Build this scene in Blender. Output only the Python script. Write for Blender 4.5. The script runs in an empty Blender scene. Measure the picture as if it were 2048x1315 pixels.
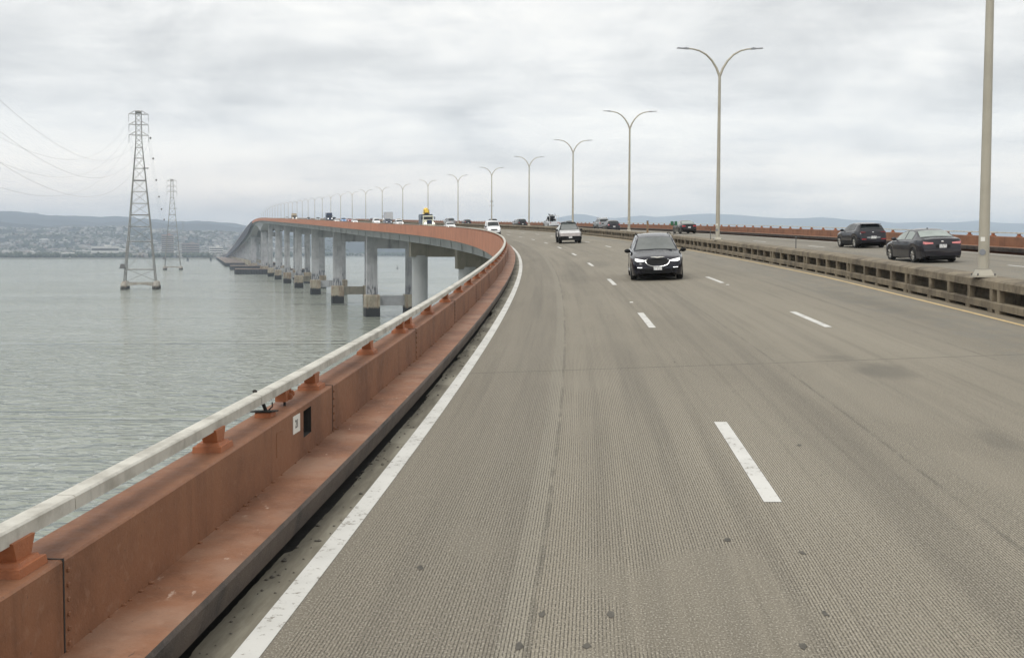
import bpy, bmesh, math, random
import numpy as np
from mathutils import Vector, Matrix
random.seed(7); RNG = np.random.default_rng(11)
SC = bpy.context.scene
COL = SC.collection
PI = math.pi

# ------------------------------------------------------------------ road alignment
F_PX, HZ, CY, ROLL = 2220.9, 501.33, 615.0, 0.00292
CAM_H, TC, PSI0, G0 = 2.4375, 1.9685, -0.08815, 0.02947
E_KN = ([0, 40, 90, 300, 700, 1100], [0.0094, 0.0324, 0.0309, 0.0309, 0.0077, 0.0])
ZC = 20.884
NK = [0,30,60,100,140,180,240,300,360,430,520,700,1000,2600.]
NV = [0,60,120,200,300,450,600,750,850,950,1050,1150,1250,1400,2600.]
KAP = [0.002277, 0.001055, 0.001299, 0.001404, 0.001267, 0.001193, 0.001154, 0.0003379, -0.0001257, -2.748e-06, 1.002e-05, -1.539e-05, -2.488e-07, 5.51e-06]
VC = [4.187e-05, 1.637e-05, -5.008e-05, 6.264e-07, 3.315e-05, -1.857e-05, -1.417e-06, 9.669e-06, -4.209e-05, -0.0001338, -0.0001941, -0.000166, -7.195e-05, 1.135e-05, -1.094e-05]
HAZE_D, SKY_K, SUN_E, EXPO = 1.45e-4, 1.06, 1.4, 0.42
S = np.arange(-30, 2601, 2.0)
def _align():
    k = np.interp(S, NK, KAP); vc = np.interp(S, NV, VC)
    i0 = int(np.searchsorted(S, 0))
    def cum(a):
        c = np.concatenate([[0], np.cumsum((a[1:] + a[:-1]) / 2 * 2.0)]); return c - c[i0]
    psi = PSI0 + cum(k)
    x = cum(-np.sin(psi)); y = cum(np.cos(psi)); nx, ny = np.cos(psi), np.sin(psi)
    g = G0 + cum(vc); z = cum(g)
    x = x - TC * nx[i0]; y = y - TC * ny[i0]
    e = np.interp(S, *E_KN)
    return x, y, z + ZC - CAM_H - e[i0] * TC, nx, ny, e, g, psi
AX, AY, AZ, ANX, ANY, AE, AG, APSI = _align()
def at(s, t, h=0.0):
    """road coordinates (along, to the right, up) -> world point"""
    i = lambda q: float(np.interp(s, S, q))
    return Vector((i(AX) + t * i(ANX), i(AY) + t * i(ANY), i(AZ) + i(AE) * t + h))
def psi_at(s): return float(np.interp(s, S, APSI))
def frame_at(s, t, h=0.0, flip=False, level=False):
    """matrix with +X along travel, +Z up, standing on the road"""
    ps, g, e = psi_at(s), float(np.interp(s, S, AG)), float(np.interp(s, S, AE))
    tan = Vector((-math.sin(ps), math.cos(ps), 0 if level else g)).normalized()
    rt = Vector((math.cos(ps), math.sin(ps), 0 if level else e)).normalized()
    if flip: tan, rt = -tan, -rt
    up = rt.cross(tan).normalized(); left = up.cross(tan)
    m = Matrix((tan, left, up)).transposed().to_4x4(); m.translation = at(s, t, h)
    return m

# ------------------------------------------------------------------ object helpers
def tag(o, label=None, cat=None, group=None, kind=None):
    if label: o['label'] = label
    if cat: o['category'] = cat
    if group: o['group'] = group
    if kind: o['kind'] = kind
    return o
def empty(name, mat=None):
    o = bpy.data.objects.new(name, None); COL.objects.link(o); o.empty_display_size = .3
    if mat is not None: o.matrix_world = mat
    return o
class MB:
    """collects faces; build() links them as one mesh object"""
    def __init__(s): s.v = []; s.f = []; s.m = []; s.uv = None
    def face(s, pts, m=0):
        b = len(s.v); s.v += [tuple(p) for p in pts]; s.f.append(tuple(range(b, b + len(pts)))); s.m.append(m)
    def grid(s, rows, m=0, close=False, caps=False):
        b = len(s.v); n = len(rows[0])
        for r in rows: s.v += [tuple(p) for p in r]
        for i in range(len(rows) - 1):
            for j in range(n if close else n - 1):
                k = (j + 1) % n
                s.f.append((b + i * n + j, b + i * n + k, b + (i + 1) * n + k, b + (i + 1) * n + j)); s.m.append(m[j] if isinstance(m, (list, tuple)) else m)
        if caps:
            mm = m[0] if isinstance(m, (list, tuple)) else m
            s.f.append(tuple(b + j for j in range(n))[::-1]); s.m.append(mm)
            s.f.append(tuple(b + (len(rows) - 1) * n + j for j in range(n))); s.m.append(mm)
    def box(s, c, d, m=0, M=None, top=(1, 1)):
        x, y, z = d[0] / 2, d[1] / 2, d[2] / 2
        ps = [Vector((c[0] + sx * x * (top[0] if sz > 0 else 1), c[1] + sy * y * (top[1] if sz > 0 else 1), c[2] + sz * z)) for sz in (-1, 1) for sx, sy in ((-1, -1), (1, -1), (1, 1), (-1, 1))]
        if M is not None: ps = [M @ p for p in ps]
        b = len(s.v); s.v += [tuple(p) for p in ps]
        for q in ((3, 2, 1, 0), (4, 5, 6, 7), (0, 1, 5, 4), (1, 2, 6, 5), (2, 3, 7, 6), (3, 0, 4, 7)):
            s.f.append(tuple(b + i for i in q)); s.m.append(m)
    def tube(s, pts, r, n=8, m=0, caps=True):
        pts = [Vector(p) for p in pts]; rows = []
        up0 = None
        for i, p in enumerate(pts):
            t = (pts[min(i + 1, len(pts) - 1)] - pts[max(i - 1, 0)]).normalized()
            ref = up0 if up0 is not None else (Vector((0, 0, 1)) if abs(t.z) < .9 else Vector((1, 0, 0)))
            a = t.cross(ref).normalized(); bb = a.cross(t).normalized(); up0 = bb
            rr = r[i] if isinstance(r, (list, tuple)) else r
            rows.append([p + a * math.cos(2 * PI * j / n) * rr + bb * math.sin(2 * PI * j / n) * rr for j in range(n)])
        s.grid(rows, m, close=True, caps=caps)
    def bar(s, a, b, w, m=0): s.tube([a, b], w * .62, 4, m)
    def cyl(s, c, r, h, n=16, m=0, axis='z', r2=None):
        d = {'z': Vector((0, 0, 1)), 'y': Vector((0, 1, 0)), 'x': Vector((1, 0, 0))}[axis]; c = Vector(c)
        s.tube([c - d * h / 2, c + d * h / 2], [r, r if r2 is None else r2], n, m)
    def ball(s, c, r, n=8, m=0, sc=(1, 1, 1)):
        rows = []
        for i in range(n // 2 + 1):
            th = PI * (i / (n // 2)); th = min(max(th, .02), PI - .02)
            rows.append([(c[0] + r * sc[0] * math.sin(th) * math.cos(2 * PI * j / n), c[1] + r * sc[1] * math.sin(th) * math.sin(2 * PI * j / n), c[2] + r * sc[2] * math.cos(th)) for j in range(n)])
        s.grid(rows, m, close=True, caps=True)
    def build(s, name, mats, parent=None, smooth=None, mat=None, uv=None, recalc=True):
        me = bpy.data.meshes.new(name); me.from_pydata(s.v, [], s.f)
        for q in (mats if isinstance(mats, (list, tuple)) else [mats]): me.materials.append(q)
        me.polygons.foreach_set('material_index', s.m)
        if uv is not None:
            l = me.uv_layers.new(name='UVMap'); idx = np.empty(len(me.loops), np.int32); me.loops.foreach_get('vertex_index', idx)
            l.data.foreach_set('uv', np.asarray(uv, np.float32)[idx].ravel())
        if recalc:
            bm = bmesh.new(); bm.from_mesh(me); bmesh.ops.recalc_face_normals(bm, faces=bm.faces[:]); bm.to_mesh(me); bm.free()
        if smooth is not None:
            me.polygons.foreach_set('use_smooth', [True] * len(me.polygons)); me.set_sharp_from_angle(angle=math.radians(smooth))
        me.update()
        o = bpy.data.objects.new(name, me); COL.objects.link(o)
        if parent is not None: o.parent = parent
        if mat is not None: o.matrix_world = mat
        return o
def copy_tree(o, parent=None):
    c = o.copy(); COL.objects.link(c)
    if parent is not None: c.parent = parent; c.matrix_parent_inverse = o.matrix_parent_inverse.copy()
    for ch in list(o.children): copy_tree(ch, c)
    return c
def stations(s0, s1):
    out = [s0]; s = s0
    while s < s1 - 1e-6:
        st = 1.0 if s < 60 else 2.0 if s < 300 else 5.0 if s < 700 else 10.0
        s = min(s1, s + st); out.append(s)
    return out
def sweep(mb, prof, s0, s1, m=0, closed=True, caps=True):
    """sweep a (t, h) outline along the bridge"""
    mb.grid([[at(s, t, h) for t, h in prof] for s in stations(s0, s1)], m, close=closed, caps=caps and closed)

# ------------------------------------------------------------------ materials
def new_mat(name):
    m = bpy.data.materials.new(name); m.use_nodes = True
    return m, m.node_tree, m.node_tree.nodes, m.node_tree.nodes['Principled BSDF']
class NT:
    def __init__(s, nt): s.nt = nt
    def n(s, typ, ins=None, **kw):
        q = s.nt.nodes.new(typ)
        for k, v in kw.items(): setattr(q, k, v)
        for k, v in (ins or {}).items(): s.set(q, k, v)
        return q
    def set(s, node, k, v):
        sock = node.inputs[k]
        if isinstance(v, bpy.types.NodeSocket): s.nt.links.new(v, sock)
        elif isinstance(v, bpy.types.Node): s.nt.links.new(v.outputs[0], sock)
        else:
            if isinstance(v, (tuple, list)) and len(v) == 3 and sock.type == 'RGBA': v = (*v, 1)
            sock.default_value = v
    def noise(s, vec, scale, detail=4, rough=.55, dist=0.0, dim='3D'):
        q = s.n('ShaderNodeTexNoise', {'Scale': scale, 'Detail': detail, 'Roughness': rough, 'Distortion': dist}, noise_dimensions=dim)
        if vec is not None: s.set(q, 'Vector', vec)
        return q.outputs['Fac']
    def ramp(s, fac, stops, interp='LINEAR'):
        q = s.n('ShaderNodeValToRGB', {'Fac': fac}); q.color_ramp.interpolation = interp
        el = q.color_ramp.elements
        while len(el) < len(stops): el.new(.5)
        for e, (p, c) in zip(el, stops):
            e.position = p; e.color = (*c, 1) if isinstance(c, (tuple, list)) else (c, c, c, 1)
        return q.outputs['Color']
    def mix(s, fac, a, b, typ='MIX'):
        q = s.n('ShaderNodeMix', data_type='RGBA', blend_type=typ)
        for k, v in ((0, fac), (6, a), (7, b)):
            if isinstance(v, bpy.types.NodeSocket): s.nt.links.new(v, q.inputs[k])
            else: q.inputs[k].default_value = (*v, 1) if isinstance(v, (tuple, list)) and len(v) == 3 else v
        return q.outputs[2]
    def math(s, op, a, b=None, c=None):
        q = s.n('ShaderNodeMath', operation=op)
        for i, v in enumerate((a, b, c)):
            if v is not None: s.set(q, i, v)
        return q.outputs[0]
    def maprange(s, v, a, b, c=0.0, d=1.0, smooth=True):
        q = s.n('ShaderNodeMapRange', {'Value': v, 'From Min': a, 'From Max': b, 'To Min': c, 'To Max': d}, interpolation_type='SMOOTHSTEP' if smooth else 'LINEAR')
        return q.outputs[0]
    def scale(s, vec, sc):
        return s.n('ShaderNodeMapping', {'Vector': vec, 'Scale': sc}).outputs[0]
    def objco(s): return s.n('ShaderNodeTexCoord').outputs['Object']
    def pos(s): return s.n('ShaderNodeNewGeometry').outputs['Position']
    def bump(s, h, strength, dist, normal=None):
        q = s.n('ShaderNodeBump', {'Height': h, 'Strength': strength, 'Distance': dist})
        if normal is not None: s.set(q, 'Normal', normal)
        return q.outputs[0]
def weathered(name, base, dark, light=None, sc=1.0, rough=.8, metal=0.0, streak=0.0, spots=None, bump=.15, amt=.6, spec=.5):
    """base colour broken up by two scales of dirt, optional vertical streaks and rust spots"""
    m, nt, nodes, b = new_mat(name); T = NT(nt); p = T.pos()
    n1 = T.noise(p, .8 * sc, 6, .62); n2 = T.noise(p, 9 * sc, 5, .6)
    c = T.mix(T.math('MULTIPLY', T.maprange(n1, .38, .72), amt), base, dark)
    c = T.mix(T.math('MULTIPLY', T.maprange(n2, .52, .78), amt * .55), c, light or tuple(min(1, x * 1.35) for x in base))
    if streak:
        ns = T.noise(T.scale(p, (3.5 * sc, 3.5 * sc, .22 * sc)), 1.0, 5, .6)
        c = T.mix(T.math('MULTIPLY', T.maprange(ns, .5, .75), streak), c, tuple(x * .45 for x in dark))
    if spots:
        nv = T.noise(p, 26 * sc, 3, .7); c = T.mix(T.math('MULTIPLY', T.maprange(nv, .66, .74), .8), c, spots)
    nt.links.new(c, b.inputs['Base Color']); b.inputs['Metallic'].default_value = metal; b.inputs['Specular IOR Level'].default_value = spec
    T.set(b, 'Roughness', T.maprange(n2, .2, .8, rough - .12, min(1, rough + .1)))
    if bump: T.set(b, 'Normal', T.bump(T.noise(p, 35 * sc, 6, .65), bump, .02))
    return m
def plain(name, col, rough=.5, metal=0.0, coat=0.0, emit=None, estr=0.0, var=.12):
    m, nt, nodes, b = new_mat(name); T = NT(nt)
    n = T.noise(T.objco(), 3.0, 4)
    c = T.mix(T.maprange(n, .3, .75), tuple(x * (1 - var) for x in col), tuple(min(1, x * (1 + var)) for x in col))
    nt.links.new(c, b.inputs['Base Color']); b.inputs['Roughness'].default_value = rough; b.inputs['Metallic'].default_value = metal
    b.inputs['Coat Weight'].default_value = coat; b.inputs['Coat Roughness'].default_value = .06
    if emit: b.inputs['Emission Color'].default_value = (*emit, 1); b.inputs['Emission Strength'].default_value = estr
    return m
M = {}
M['red_paint'] = weathered('red_oxide_paint', (.245, .113, .060), (.13, .058, .033), (.33, .20, .135), sc=1.5, rough=.62, streak=.32, spots=(.05, .03, .022), bump=.2, amt=.8, spec=.3)
def ledge_mat():
    m = M['red_paint'].copy(); m.name = 'scraped_red_ledge'; nt = m.node_tree; T = NT(nt); b = nt.nodes['Principled BSDF']; src = b.inputs['Base Color'].links[0].from_socket; p = T.pos()
    a = T.noise(T.scale(p, (9, 4, 9)), 1.0, 5, .75); d = T.noise(T.scale(p, (14, 7, 14)), 1.0, 3, .6, .6); g = T.noise(p, 1.1, 4, .6)
    c = T.mix(T.math('MULTIPLY', T.maprange(T.math('ADD', a, T.math('MULTIPLY', g, .25)), .76, .83), .75), src, (.46, .34, .27)); c = T.mix(T.math('MULTIPLY', T.maprange(d, .70, .74), .9), c, (.035, .024, .02)); c = T.mix(T.math('MULTIPLY', T.maprange(g, .55, .75), .3), c, (.12, .075, .055)); c = T.mix(T.math('MULTIPLY', T.maprange(g, .56, .36), .4), c, (.33, .225, .165))
    nt.links.new(c, b.inputs['Base Color']); return m
M['ledge'] = ledge_mat()
M['post_paint'] = weathered('orange_rust_paint', (.36, .125, .05), (.17, .06, .028), (.46, .2, .1), sc=2.2, rough=.6, streak=.25, spots=(.07, .035, .02), bump=.25, amt=.8)
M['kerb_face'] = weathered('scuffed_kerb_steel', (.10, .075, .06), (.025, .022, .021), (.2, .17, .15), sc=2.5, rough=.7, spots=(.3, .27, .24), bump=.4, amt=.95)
M['rail_white'] = weathered('chalky_white_rail', (.54, .525, .47), (.30, .285, .245), (.62, .605, .55), sc=4, rough=.65, streak=.3, spots=(.2, .19, .165), bump=.2, amt=.85)
M['dirt_and_shade'] = weathered('black_grime_and_shade', (.03, .028, .026), (.012, .012, .012), (.07, .06, .055), sc=3, rough=.9)  # grime black, also the painted shade in the kerb slot and opening
M['median'] = weathered('stained_brown_concrete', (.21, .175, .122), (.075, .06, .042), (.34, .29, .22), sc=1.5, rough=.9, streak=.6, spots=(.06, .05, .04), bump=.35, amt=.95)
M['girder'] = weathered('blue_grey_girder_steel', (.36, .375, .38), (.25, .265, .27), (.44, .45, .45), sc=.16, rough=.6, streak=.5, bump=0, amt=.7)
M['soffit'] = weathered('shaded_grey_girder_steel', (.2, .215, .225), (.14, .15, .155), sc=.16, rough=.7, bump=0)  # girder grey made darker, shade under the deck put into the colour
M['column'] = weathered('pale_grey_pier_concrete', (.41, .42, .435), (.25, .26, .275), (.52, .515, .50), sc=.3, rough=.85, streak=.65, bump=.05, amt=.85)
M['cap_brown'] = weathered('brown_stained_cap_concrete', (.24, .225, .18), (.13, .12, .095), (.36, .34, .29), sc=.22, rough=.9, streak=.6, bump=.05, amt=.8)
M['pole'] = weathered('galvanised_lamp_pole', (.40, .375, .31), (.29, .27, .215), (.48, .46, .40), sc=1.6, rough=.5, metal=.15, streak=.15, bump=.04, amt=.5)
M['lamp_head'] = plain('grey_lamp_head', (.22, .23, .25), .5)
M['lens'] = plain('lamp_lens', (.5, .5, .48), .2)
M['steel_lattice'] = weathered('galvanised_lattice_steel', (.25, .25, .235), (.17, .17, .165), (.34, .33, .30), sc=.4, rough=.6, bump=0, amt=.6)
M['steel_dark'] = plain('weathered_dark_steel', (.12, .12, .12), .6, .3)
M['insulator'] = plain('grey_insulator', (.3, .3, .32), .3)
M['wire'] = plain('aluminium_wire', (.2, .2, .21), .5, .3)
M['marker'] = plain('dark_marker_ball', (.05, .045, .045), .6)
M['timber'] = weathered('dark_creosoted_timber', (.045, .046, .052), (.02, .02, .024), (.1, .1, .1), sc=.5, rough=.85, streak=.5, bump=.2)
M['deck_timber'] = weathered('brown_timber_deck', (.2, .15, .12), (.1, .075, .06), (.3, .24, .2), sc=.3, rough=.9, bump=.1, amt=.9)
M['plate_white'] = plain('white_sign_plate', (.72, .71, .66), .5, var=.06)
M['ink'] = plain('black_lettering', (.015, .015, .015), .6)
M['green_sign'] = plain('green_sign_face', (.02, .12, .06), .5)
M['mark_brown'] = plain('brown_marker_post', (.22, .15, .09), .7)
def tidal_mat(name, base, dark, zl, zh):
    m, nt, nodes, b = new_mat(name); T = NT(nt); p = T.pos(); z = T.n('ShaderNodeSeparateXYZ', {0: p}).outputs[2]
    n1 = T.noise(p, .35, 6, .65); n2 = T.noise(T.scale(p, (1.2, 1.2, .12)), 1.0, 5, .6)
    c = T.mix(T.maprange(n1, .35, .7), base, tuple(x * .6 for x in base)); c = T.mix(T.math('MULTIPLY', T.maprange(n2, .45, .72), .75), c, (.16, .08, .045))
    zz = T.math('ADD', z, T.math('MULTIPLY', T.math('SUBTRACT', n2, .5), 2.2)); c = T.mix(T.maprange(zz, zh, zl), c, dark)
    nt.links.new(c, b.inputs['Base Color']); b.inputs['Roughness'].default_value = .85
    return m
M['footing'] = tidal_mat('tide_stained_footing', (.36, .325, .25), (.016, .017, .018), 2.6, 3.4)
M['tower_foot'] = tidal_mat('tide_stained_tower_base', (.42, .40, .35), (.04, .037, .03), 1.2, 2.6)
def col_foot_mat():
    """pier column whose lowest metres carry dark bolt-and-ladder staining"""
    m = M['column'].copy(); m.name = 'pier_column_with_dark_foot'; nt = m.node_tree; T = NT(nt); b = nt.nodes['Principled BSDF']
    src = b.inputs['Base Color'].links[0].from_socket; p = T.pos(); z = T.n('ShaderNodeSeparateXYZ', {0: p}).outputs[2]
    w = T.noise(T.scale(p, (1.6, 1.6, .35)), 1.0, 2, .5); band = T.math('MULTIPLY', T.maprange(z, 6.6, 7.0), T.maprange(z, 10.6, 9.0))
    c = T.mix(T.math('MULTIPLY', T.math('MULTIPLY', band, T.maprange(w, .46, .56)), .85), src, (.08, .085, .1))
    nt.links.new(c, b.inputs['Base Color']); return m
M['column_foot'] = col_foot_mat()
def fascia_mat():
    m = weathered('sunlit_red_fascia', (.43, .175, .095), (.29, .11, .062), (.55, .26, .165), sc=.4, rough=.7, streak=.5, bump=0, amt=.6)  # brighter than the panel red: sunlight put into the base colour
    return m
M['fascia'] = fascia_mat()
M['fascia_dark'] = weathered('dark_navy_fascia', (.035, .035, .055), (.02, .02, .032), sc=.2, rough=.7, bump=0)  # dark navy colour for the deck edge past the crest
# vehicles
for nm, c in dict(navy=(.006, .006, .013), grey=(.020, .020, .025), charcoal=(.013, .013, .018), black=(.005, .005, .006), white=(.72, .73, .74), silver=(.5, .52, .55), red=(.25, .02, .02), blue=(.1, .22, .45), tan=(.45, .38, .28), teal=(.1, .16, .18), dblue=(.03, .045, .09), midgrey=(.2, .21, .22), yellow=(.75, .5, .04), cream=(.72, .72, .58)).items():
    M['paint_' + nm] = plain('car_paint_' + nm, c, .25, 0, .7, var=.05)
    if nm not in ('white', 'cream', 'yellow', 'silver'): M['paint_' + nm].node_tree.nodes['Principled BSDF'].inputs['Specular IOR Level'].default_value = .1
M['glass'] = plain('tinted_car_glass', (.02, .024, .026), .06)
M['glass_grey'] = plain('windscreen_glass', (.12, .13, .125), .05)
M['glass_pale'] = plain('pale_rear_glass', (.26, .30, .28), .06)
M['tyre'] = plain('tyre_rubber', (.018, .018, .018), .85)
M['rim'] = plain('alloy_rim', (.42, .41, .38), .35, .6)
M['rim_dark'] = plain('dark_rim', (.08, .08, .08), .4, .5)
M['chrome'] = plain('bright_chrome', (.8, .8, .8), .15, .9)
M['trim'] = plain('black_trim', (.007, .007, .008), .6); M['trim'].node_tree.nodes['Principled BSDF'].inputs['Specular IOR Level'].default_value = .2
M['headlight'] = plain('lit_headlight', (.8, .8, .8), .2, emit=(1, 1, .96), estr=.7)
M['lamp_on'] = plain('bright_headlamp', (.9, .9, .9), .2, emit=(1, 1, .96), estr=2.2)
M['tail_red'] = plain('red_tail_lamp', (.35, .015, .02), .25)
M['tail_pink'] = plain('pale_red_tail_lamp', (.62, .22, .22), .2)
M['tail_dark'] = plain('dark_red_tail_lamp', (.12, .012, .015), .25)
M['stainless'] = plain('brushed_stainless_panel', (.62, .615, .61), .35, .75)
M['stainless_dark'] = plain('brushed_stainless_nose', (.27, .25, .245), .42, .6)
def plate_mat():
    m, nt, nodes, b = new_mat('licence_plate_face'); T = NT(nt); p = T.objco()
    n = T.noise(T.scale(p, (1, 34, 7)), 1.0, 1, .4); y = T.n('ShaderNodeSeparateXYZ', {0: p}).outputs[2]
    c = T.mix(T.math('MULTIPLY', T.maprange(n, .5, .55), .55), (.68, .69, .68), (.2, .2, .26)); nt.links.new(c, b.inputs['Base Color'])
    return m
M['plate'] = plate_mat()
# ------------------------------------------------------------------ road
def road_mat():
    m, nt, nodes, b = new_mat('grooved_concrete_road'); T = NT(nt)
    uv = T.n('ShaderNodeUVMap').outputs[0]; sp = T.n('ShaderNodeSeparateXYZ', {0: uv}); t, s = sp.outputs[0], sp.outputs[1]
    big = T.noise(T.scale(uv, (.30, .07, 1)), 1.0, 5, .6); streak = T.noise(T.scale(uv, (2.6, .045, 1)), 1.0, 6, .62); mott = T.noise(T.scale(uv, (1.6, .8, 1)), 1.0, 6, .68)
    fine = T.noise(T.scale(uv, (34, 24, 1)), 1.0, 4, .75); agg = T.noise(T.scale(uv, (82, 50, 1)), 1.0, 2, .6)
    c = T.ramp(big, [(.32, (.205, .183, .142)), (.5, (.252, .226, .177)), (.68, (.285, .257, .203))])
    c = T.mix(T.math('MULTIPLY', T.maprange(streak, .46, .70), .46), c, (.115, .103, .082))
    c = T.mix(T.math('MULTIPLY', T.maprange(mott, .5, .75), .22), c, (.28, .255, .20))
    sk2 = T.noise(T.scale(uv, (9, .10, 1)), 1.0, 5, .65); c = T.mix(T.math('MULTIPLY', T.maprange(sk2, .52, .70), .3), c, (.115, .10, .076)); c = T.mix(T.math('MULTIPLY', T.maprange(sk2, .46, .30), .25), c, (.31, .28, .22))
    c = T.mix(T.math('MULTIPLY', T.maprange(t, 1.56, 1.44), .22), c, (.11, .10, .085)); c = T.mix(T.math('MULTIPLY', T.math('MULTIPLY', T.maprange(t, 5.0, 5.1), T.maprange(t, 8.6, 8.5)), .18), c, (.29, .26, .2))
    # worn grey-blue strip beside the median and on the far carriageway
    inner = T.math('MULTIPLY', T.maprange(t, 8.2, 9.6), T.maprange(mott, .62, .35)); c = T.mix(T.math('MULTIPLY', inner, .55), c, (.18, .18, .165))
    # construction seams along the road
    wob = T.math('MULTIPLY', T.math('SUBTRACT', T.noise(T.scale(uv, (.4, .8, 1)), 1.0, 4), .5), .06); tw = T.math('ADD', t, wob)
    def band(v, a, w, soft): return T.math('MULTIPLY', T.maprange(v, a - w - soft, a - w), T.maprange(v, a + w + soft, a + w))
    c = T.mix(T.math('MULTIPLY', band(tw, 1.47, .08, .03), .4), c, (.28, .26, .21))
    for a in (1.56, 5.02, 8.55, 15.7, 19.4):
        c = T.mix(T.math('MULTIPLY', T.math('MULTIPLY', band(tw, a, .012, .015), T.maprange(mott, .42, .56)), .62), c, (.10, .09, .07))
    c = T.mix(T.math('MULTIPLY', T.math('MULTIPLY', band(tw, 5.2, .14, .25), T.maprange(fine, .42, .6)), .3), c, (.15, .14, .115))
    for lc in (1.75, 5.3, 9.05, 17.4, 21.0):      # rubber-darkened wheel tracks
        for off in (-.82, .82): c = T.mix(T.math('MULTIPLY', T.math('MULTIPLY', band(tw, lc + off, .16, .3), T.maprange(streak, .3, .6)), .17), c, (.10, .092, .078))
    ck = T.n('ShaderNodeTexVoronoi', {'Vector': T.n('ShaderNodeMapping', {'Vector': uv, 'Scale': (.55, .34, 1)}).outputs[0], 'Scale': 1.0, 'Randomness': 1.0}, feature='DISTANCE_TO_EDGE').outputs[0]
    ck = T.math('ADD', ck, T.math('MULTIPLY', T.math('SUBTRACT', fine, .5), .006)); c = T.mix(T.math('MULTIPLY', T.math('MULTIPLY', T.maprange(ck, .006, .002), T.maprange(mott, .52, .62)), .3), c, (.09, .08, .064))
    # longitudinal grooves
    gm = T.maprange(T.noise(T.scale(uv, (.42, .23, 1)), 1.0, 3, .5), .36, .43)
    gm = T.math('MULTIPLY', gm, T.maprange(s, 30, 13)); gm = T.math('MULTIPLY', gm, T.maprange(t, .12, .2))
    fr = T.math('FRACT', T.math('DIVIDE', T.math('ADD', t, T.math('MULTIPLY', wob, .05)), .0225)); line = T.math('MULTIPLY', T.maprange(fr, .02, .10), T.maprange(fr, .46, .36))
    gl = T.math('MULTIPLY', T.math('MULTIPLY', line, gm), T.maprange(fine, .3, .55))
    c = T.mix(T.math('MULTIPLY', gl, .95), c, (.058, .051, .04))
    c = T.mix(T.math('MULTIPLY', T.math('SUBTRACT', 1.0, gm), .24), c, (.06, .053, .041))      # polished plain concrete is no lighter than the grooved
    # aggregate and pitting
    c = T.mix(T.math('MULTIPLY', T.maprange(agg, .55, .66), .6), c, (.44, .41, .35)); c = T.mix(T.math('MULTIPLY', T.maprange(agg, .46, .33), .65), c, (.075, .068, .055))
    c = T.mix(T.math('MULTIPLY', T.maprange(T.noise(T.scale(uv, (9, 7, 1)), 1.0, 4, .75), .68, .78), .5), c, (.115, .105, .09))
    # oil stains
    for (a, q, ra, rq, k) in ((6.45, 17.2, .55, 1.0, .5), (6.25, 12.0, .22, .7, .35), (6.1, 18.8, .35, .5, .35), (3.9, 56, .8, 6, .35), (2.2, 45, .7, 9, .25), (9.6, 30, .6, 6, .3), (17.3, 60, .9, 16, .3), (20.9, 80, .9, 20, .25)):
        dx = T.math('DIVIDE', T.math('SUBTRACT', t, a), ra); dy = T.math('DIVIDE', T.math('SUBTRACT', s, q), rq)
        r = T.math('ADD', T.math('SQRT', T.math('ADD', T.math('MULTIPLY', dx, dx), T.math('MULTIPLY', dy, dy))), T.math('MULTIPLY', T.math('SUBTRACT', mott, .5), 1.6))
        c = T.mix(T.math('MULTIPLY', T.maprange(r, 1.1, .25), k), c, (.085, .08, .068))
    # transverse expansion joints
    sk = T.math('SUBTRACT', s, T.math('MULTIPLY', t, .167)); q = T.math('ABSOLUTE', T.math('SUBTRACT', T.math('MODULO', T.math('ADD', sk, 49.5 - 17.35 + 24.75), 49.5), 24.75))
    wj = T.math('ADD', .014, T.math('MULTIPLY', T.maprange(s, 40, 200), .03)); jm = T.math('LESS_THAN', q, wj)
    c = T.mix(T.math('MULTIPLY', jm, T.maprange(mott, .3, .5, .7, .95)), c, T.mix(T.math('GREATER_THAN', s, 40), (.04, .037, .03), (.42, .42, .41)))
    # gutter along the kerb: dark silt and pale patches
    gut = T.maprange(t, -.085, -.115); gsil = T.noise(T.scale(uv, (5, .8, 1)), 1.0, 6, .7)
    gc = T.ramp(gsil, [(.28, (.085, .078, .06)), (.5, (.165, .15, .115)), (.72, (.25, .235, .185))])
    pat = T.math('GREATER_THAN', T.math('FRACT', T.math('MULTIPLY', s, .235)), .80); gc = T.mix(T.math('MULTIPLY', T.math('MULTIPLY', pat, T.maprange(s, 9, 11)), .5), gc, (.29, .275, .22))
    c = T.mix(gut, c, gc)
    med = T.maprange(tw, 11.1, 11.2); med = T.math('MULTIPLY', med, T.maprange(t, 12.6, 12.4)); c = T.mix(T.math('MULTIPLY', med, .85), c, T.mix(gsil, (.14, .115, .08), (.27, .23, .165)))
    nt.links.new(c, b.inputs['Base Color']); b.inputs['Roughness'].default_value = .82; b.inputs['Specular IOR Level'].default_value = .35
    h = T.math('SUBTRACT', T.math('MULTIPLY', agg, .5), T.math('MULTIPLY', gl, 1.0)); T.set(b, 'Normal', T.bump(h, .35, .006))
    return m
M['road'] = road_mat()
def ribbon(mb, uvs, s0, s1, ts, h=0.0, step=None):
    st = stations(s0, s1) if step is None else [s0 + (s1 - s0) * i / step for i in range(step + 1)]
    mb.grid([[at(s, t, h) for t in ts] for s in st]); uvs += [(t, s) for s in st for t in ts]
ROAD = None
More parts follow.
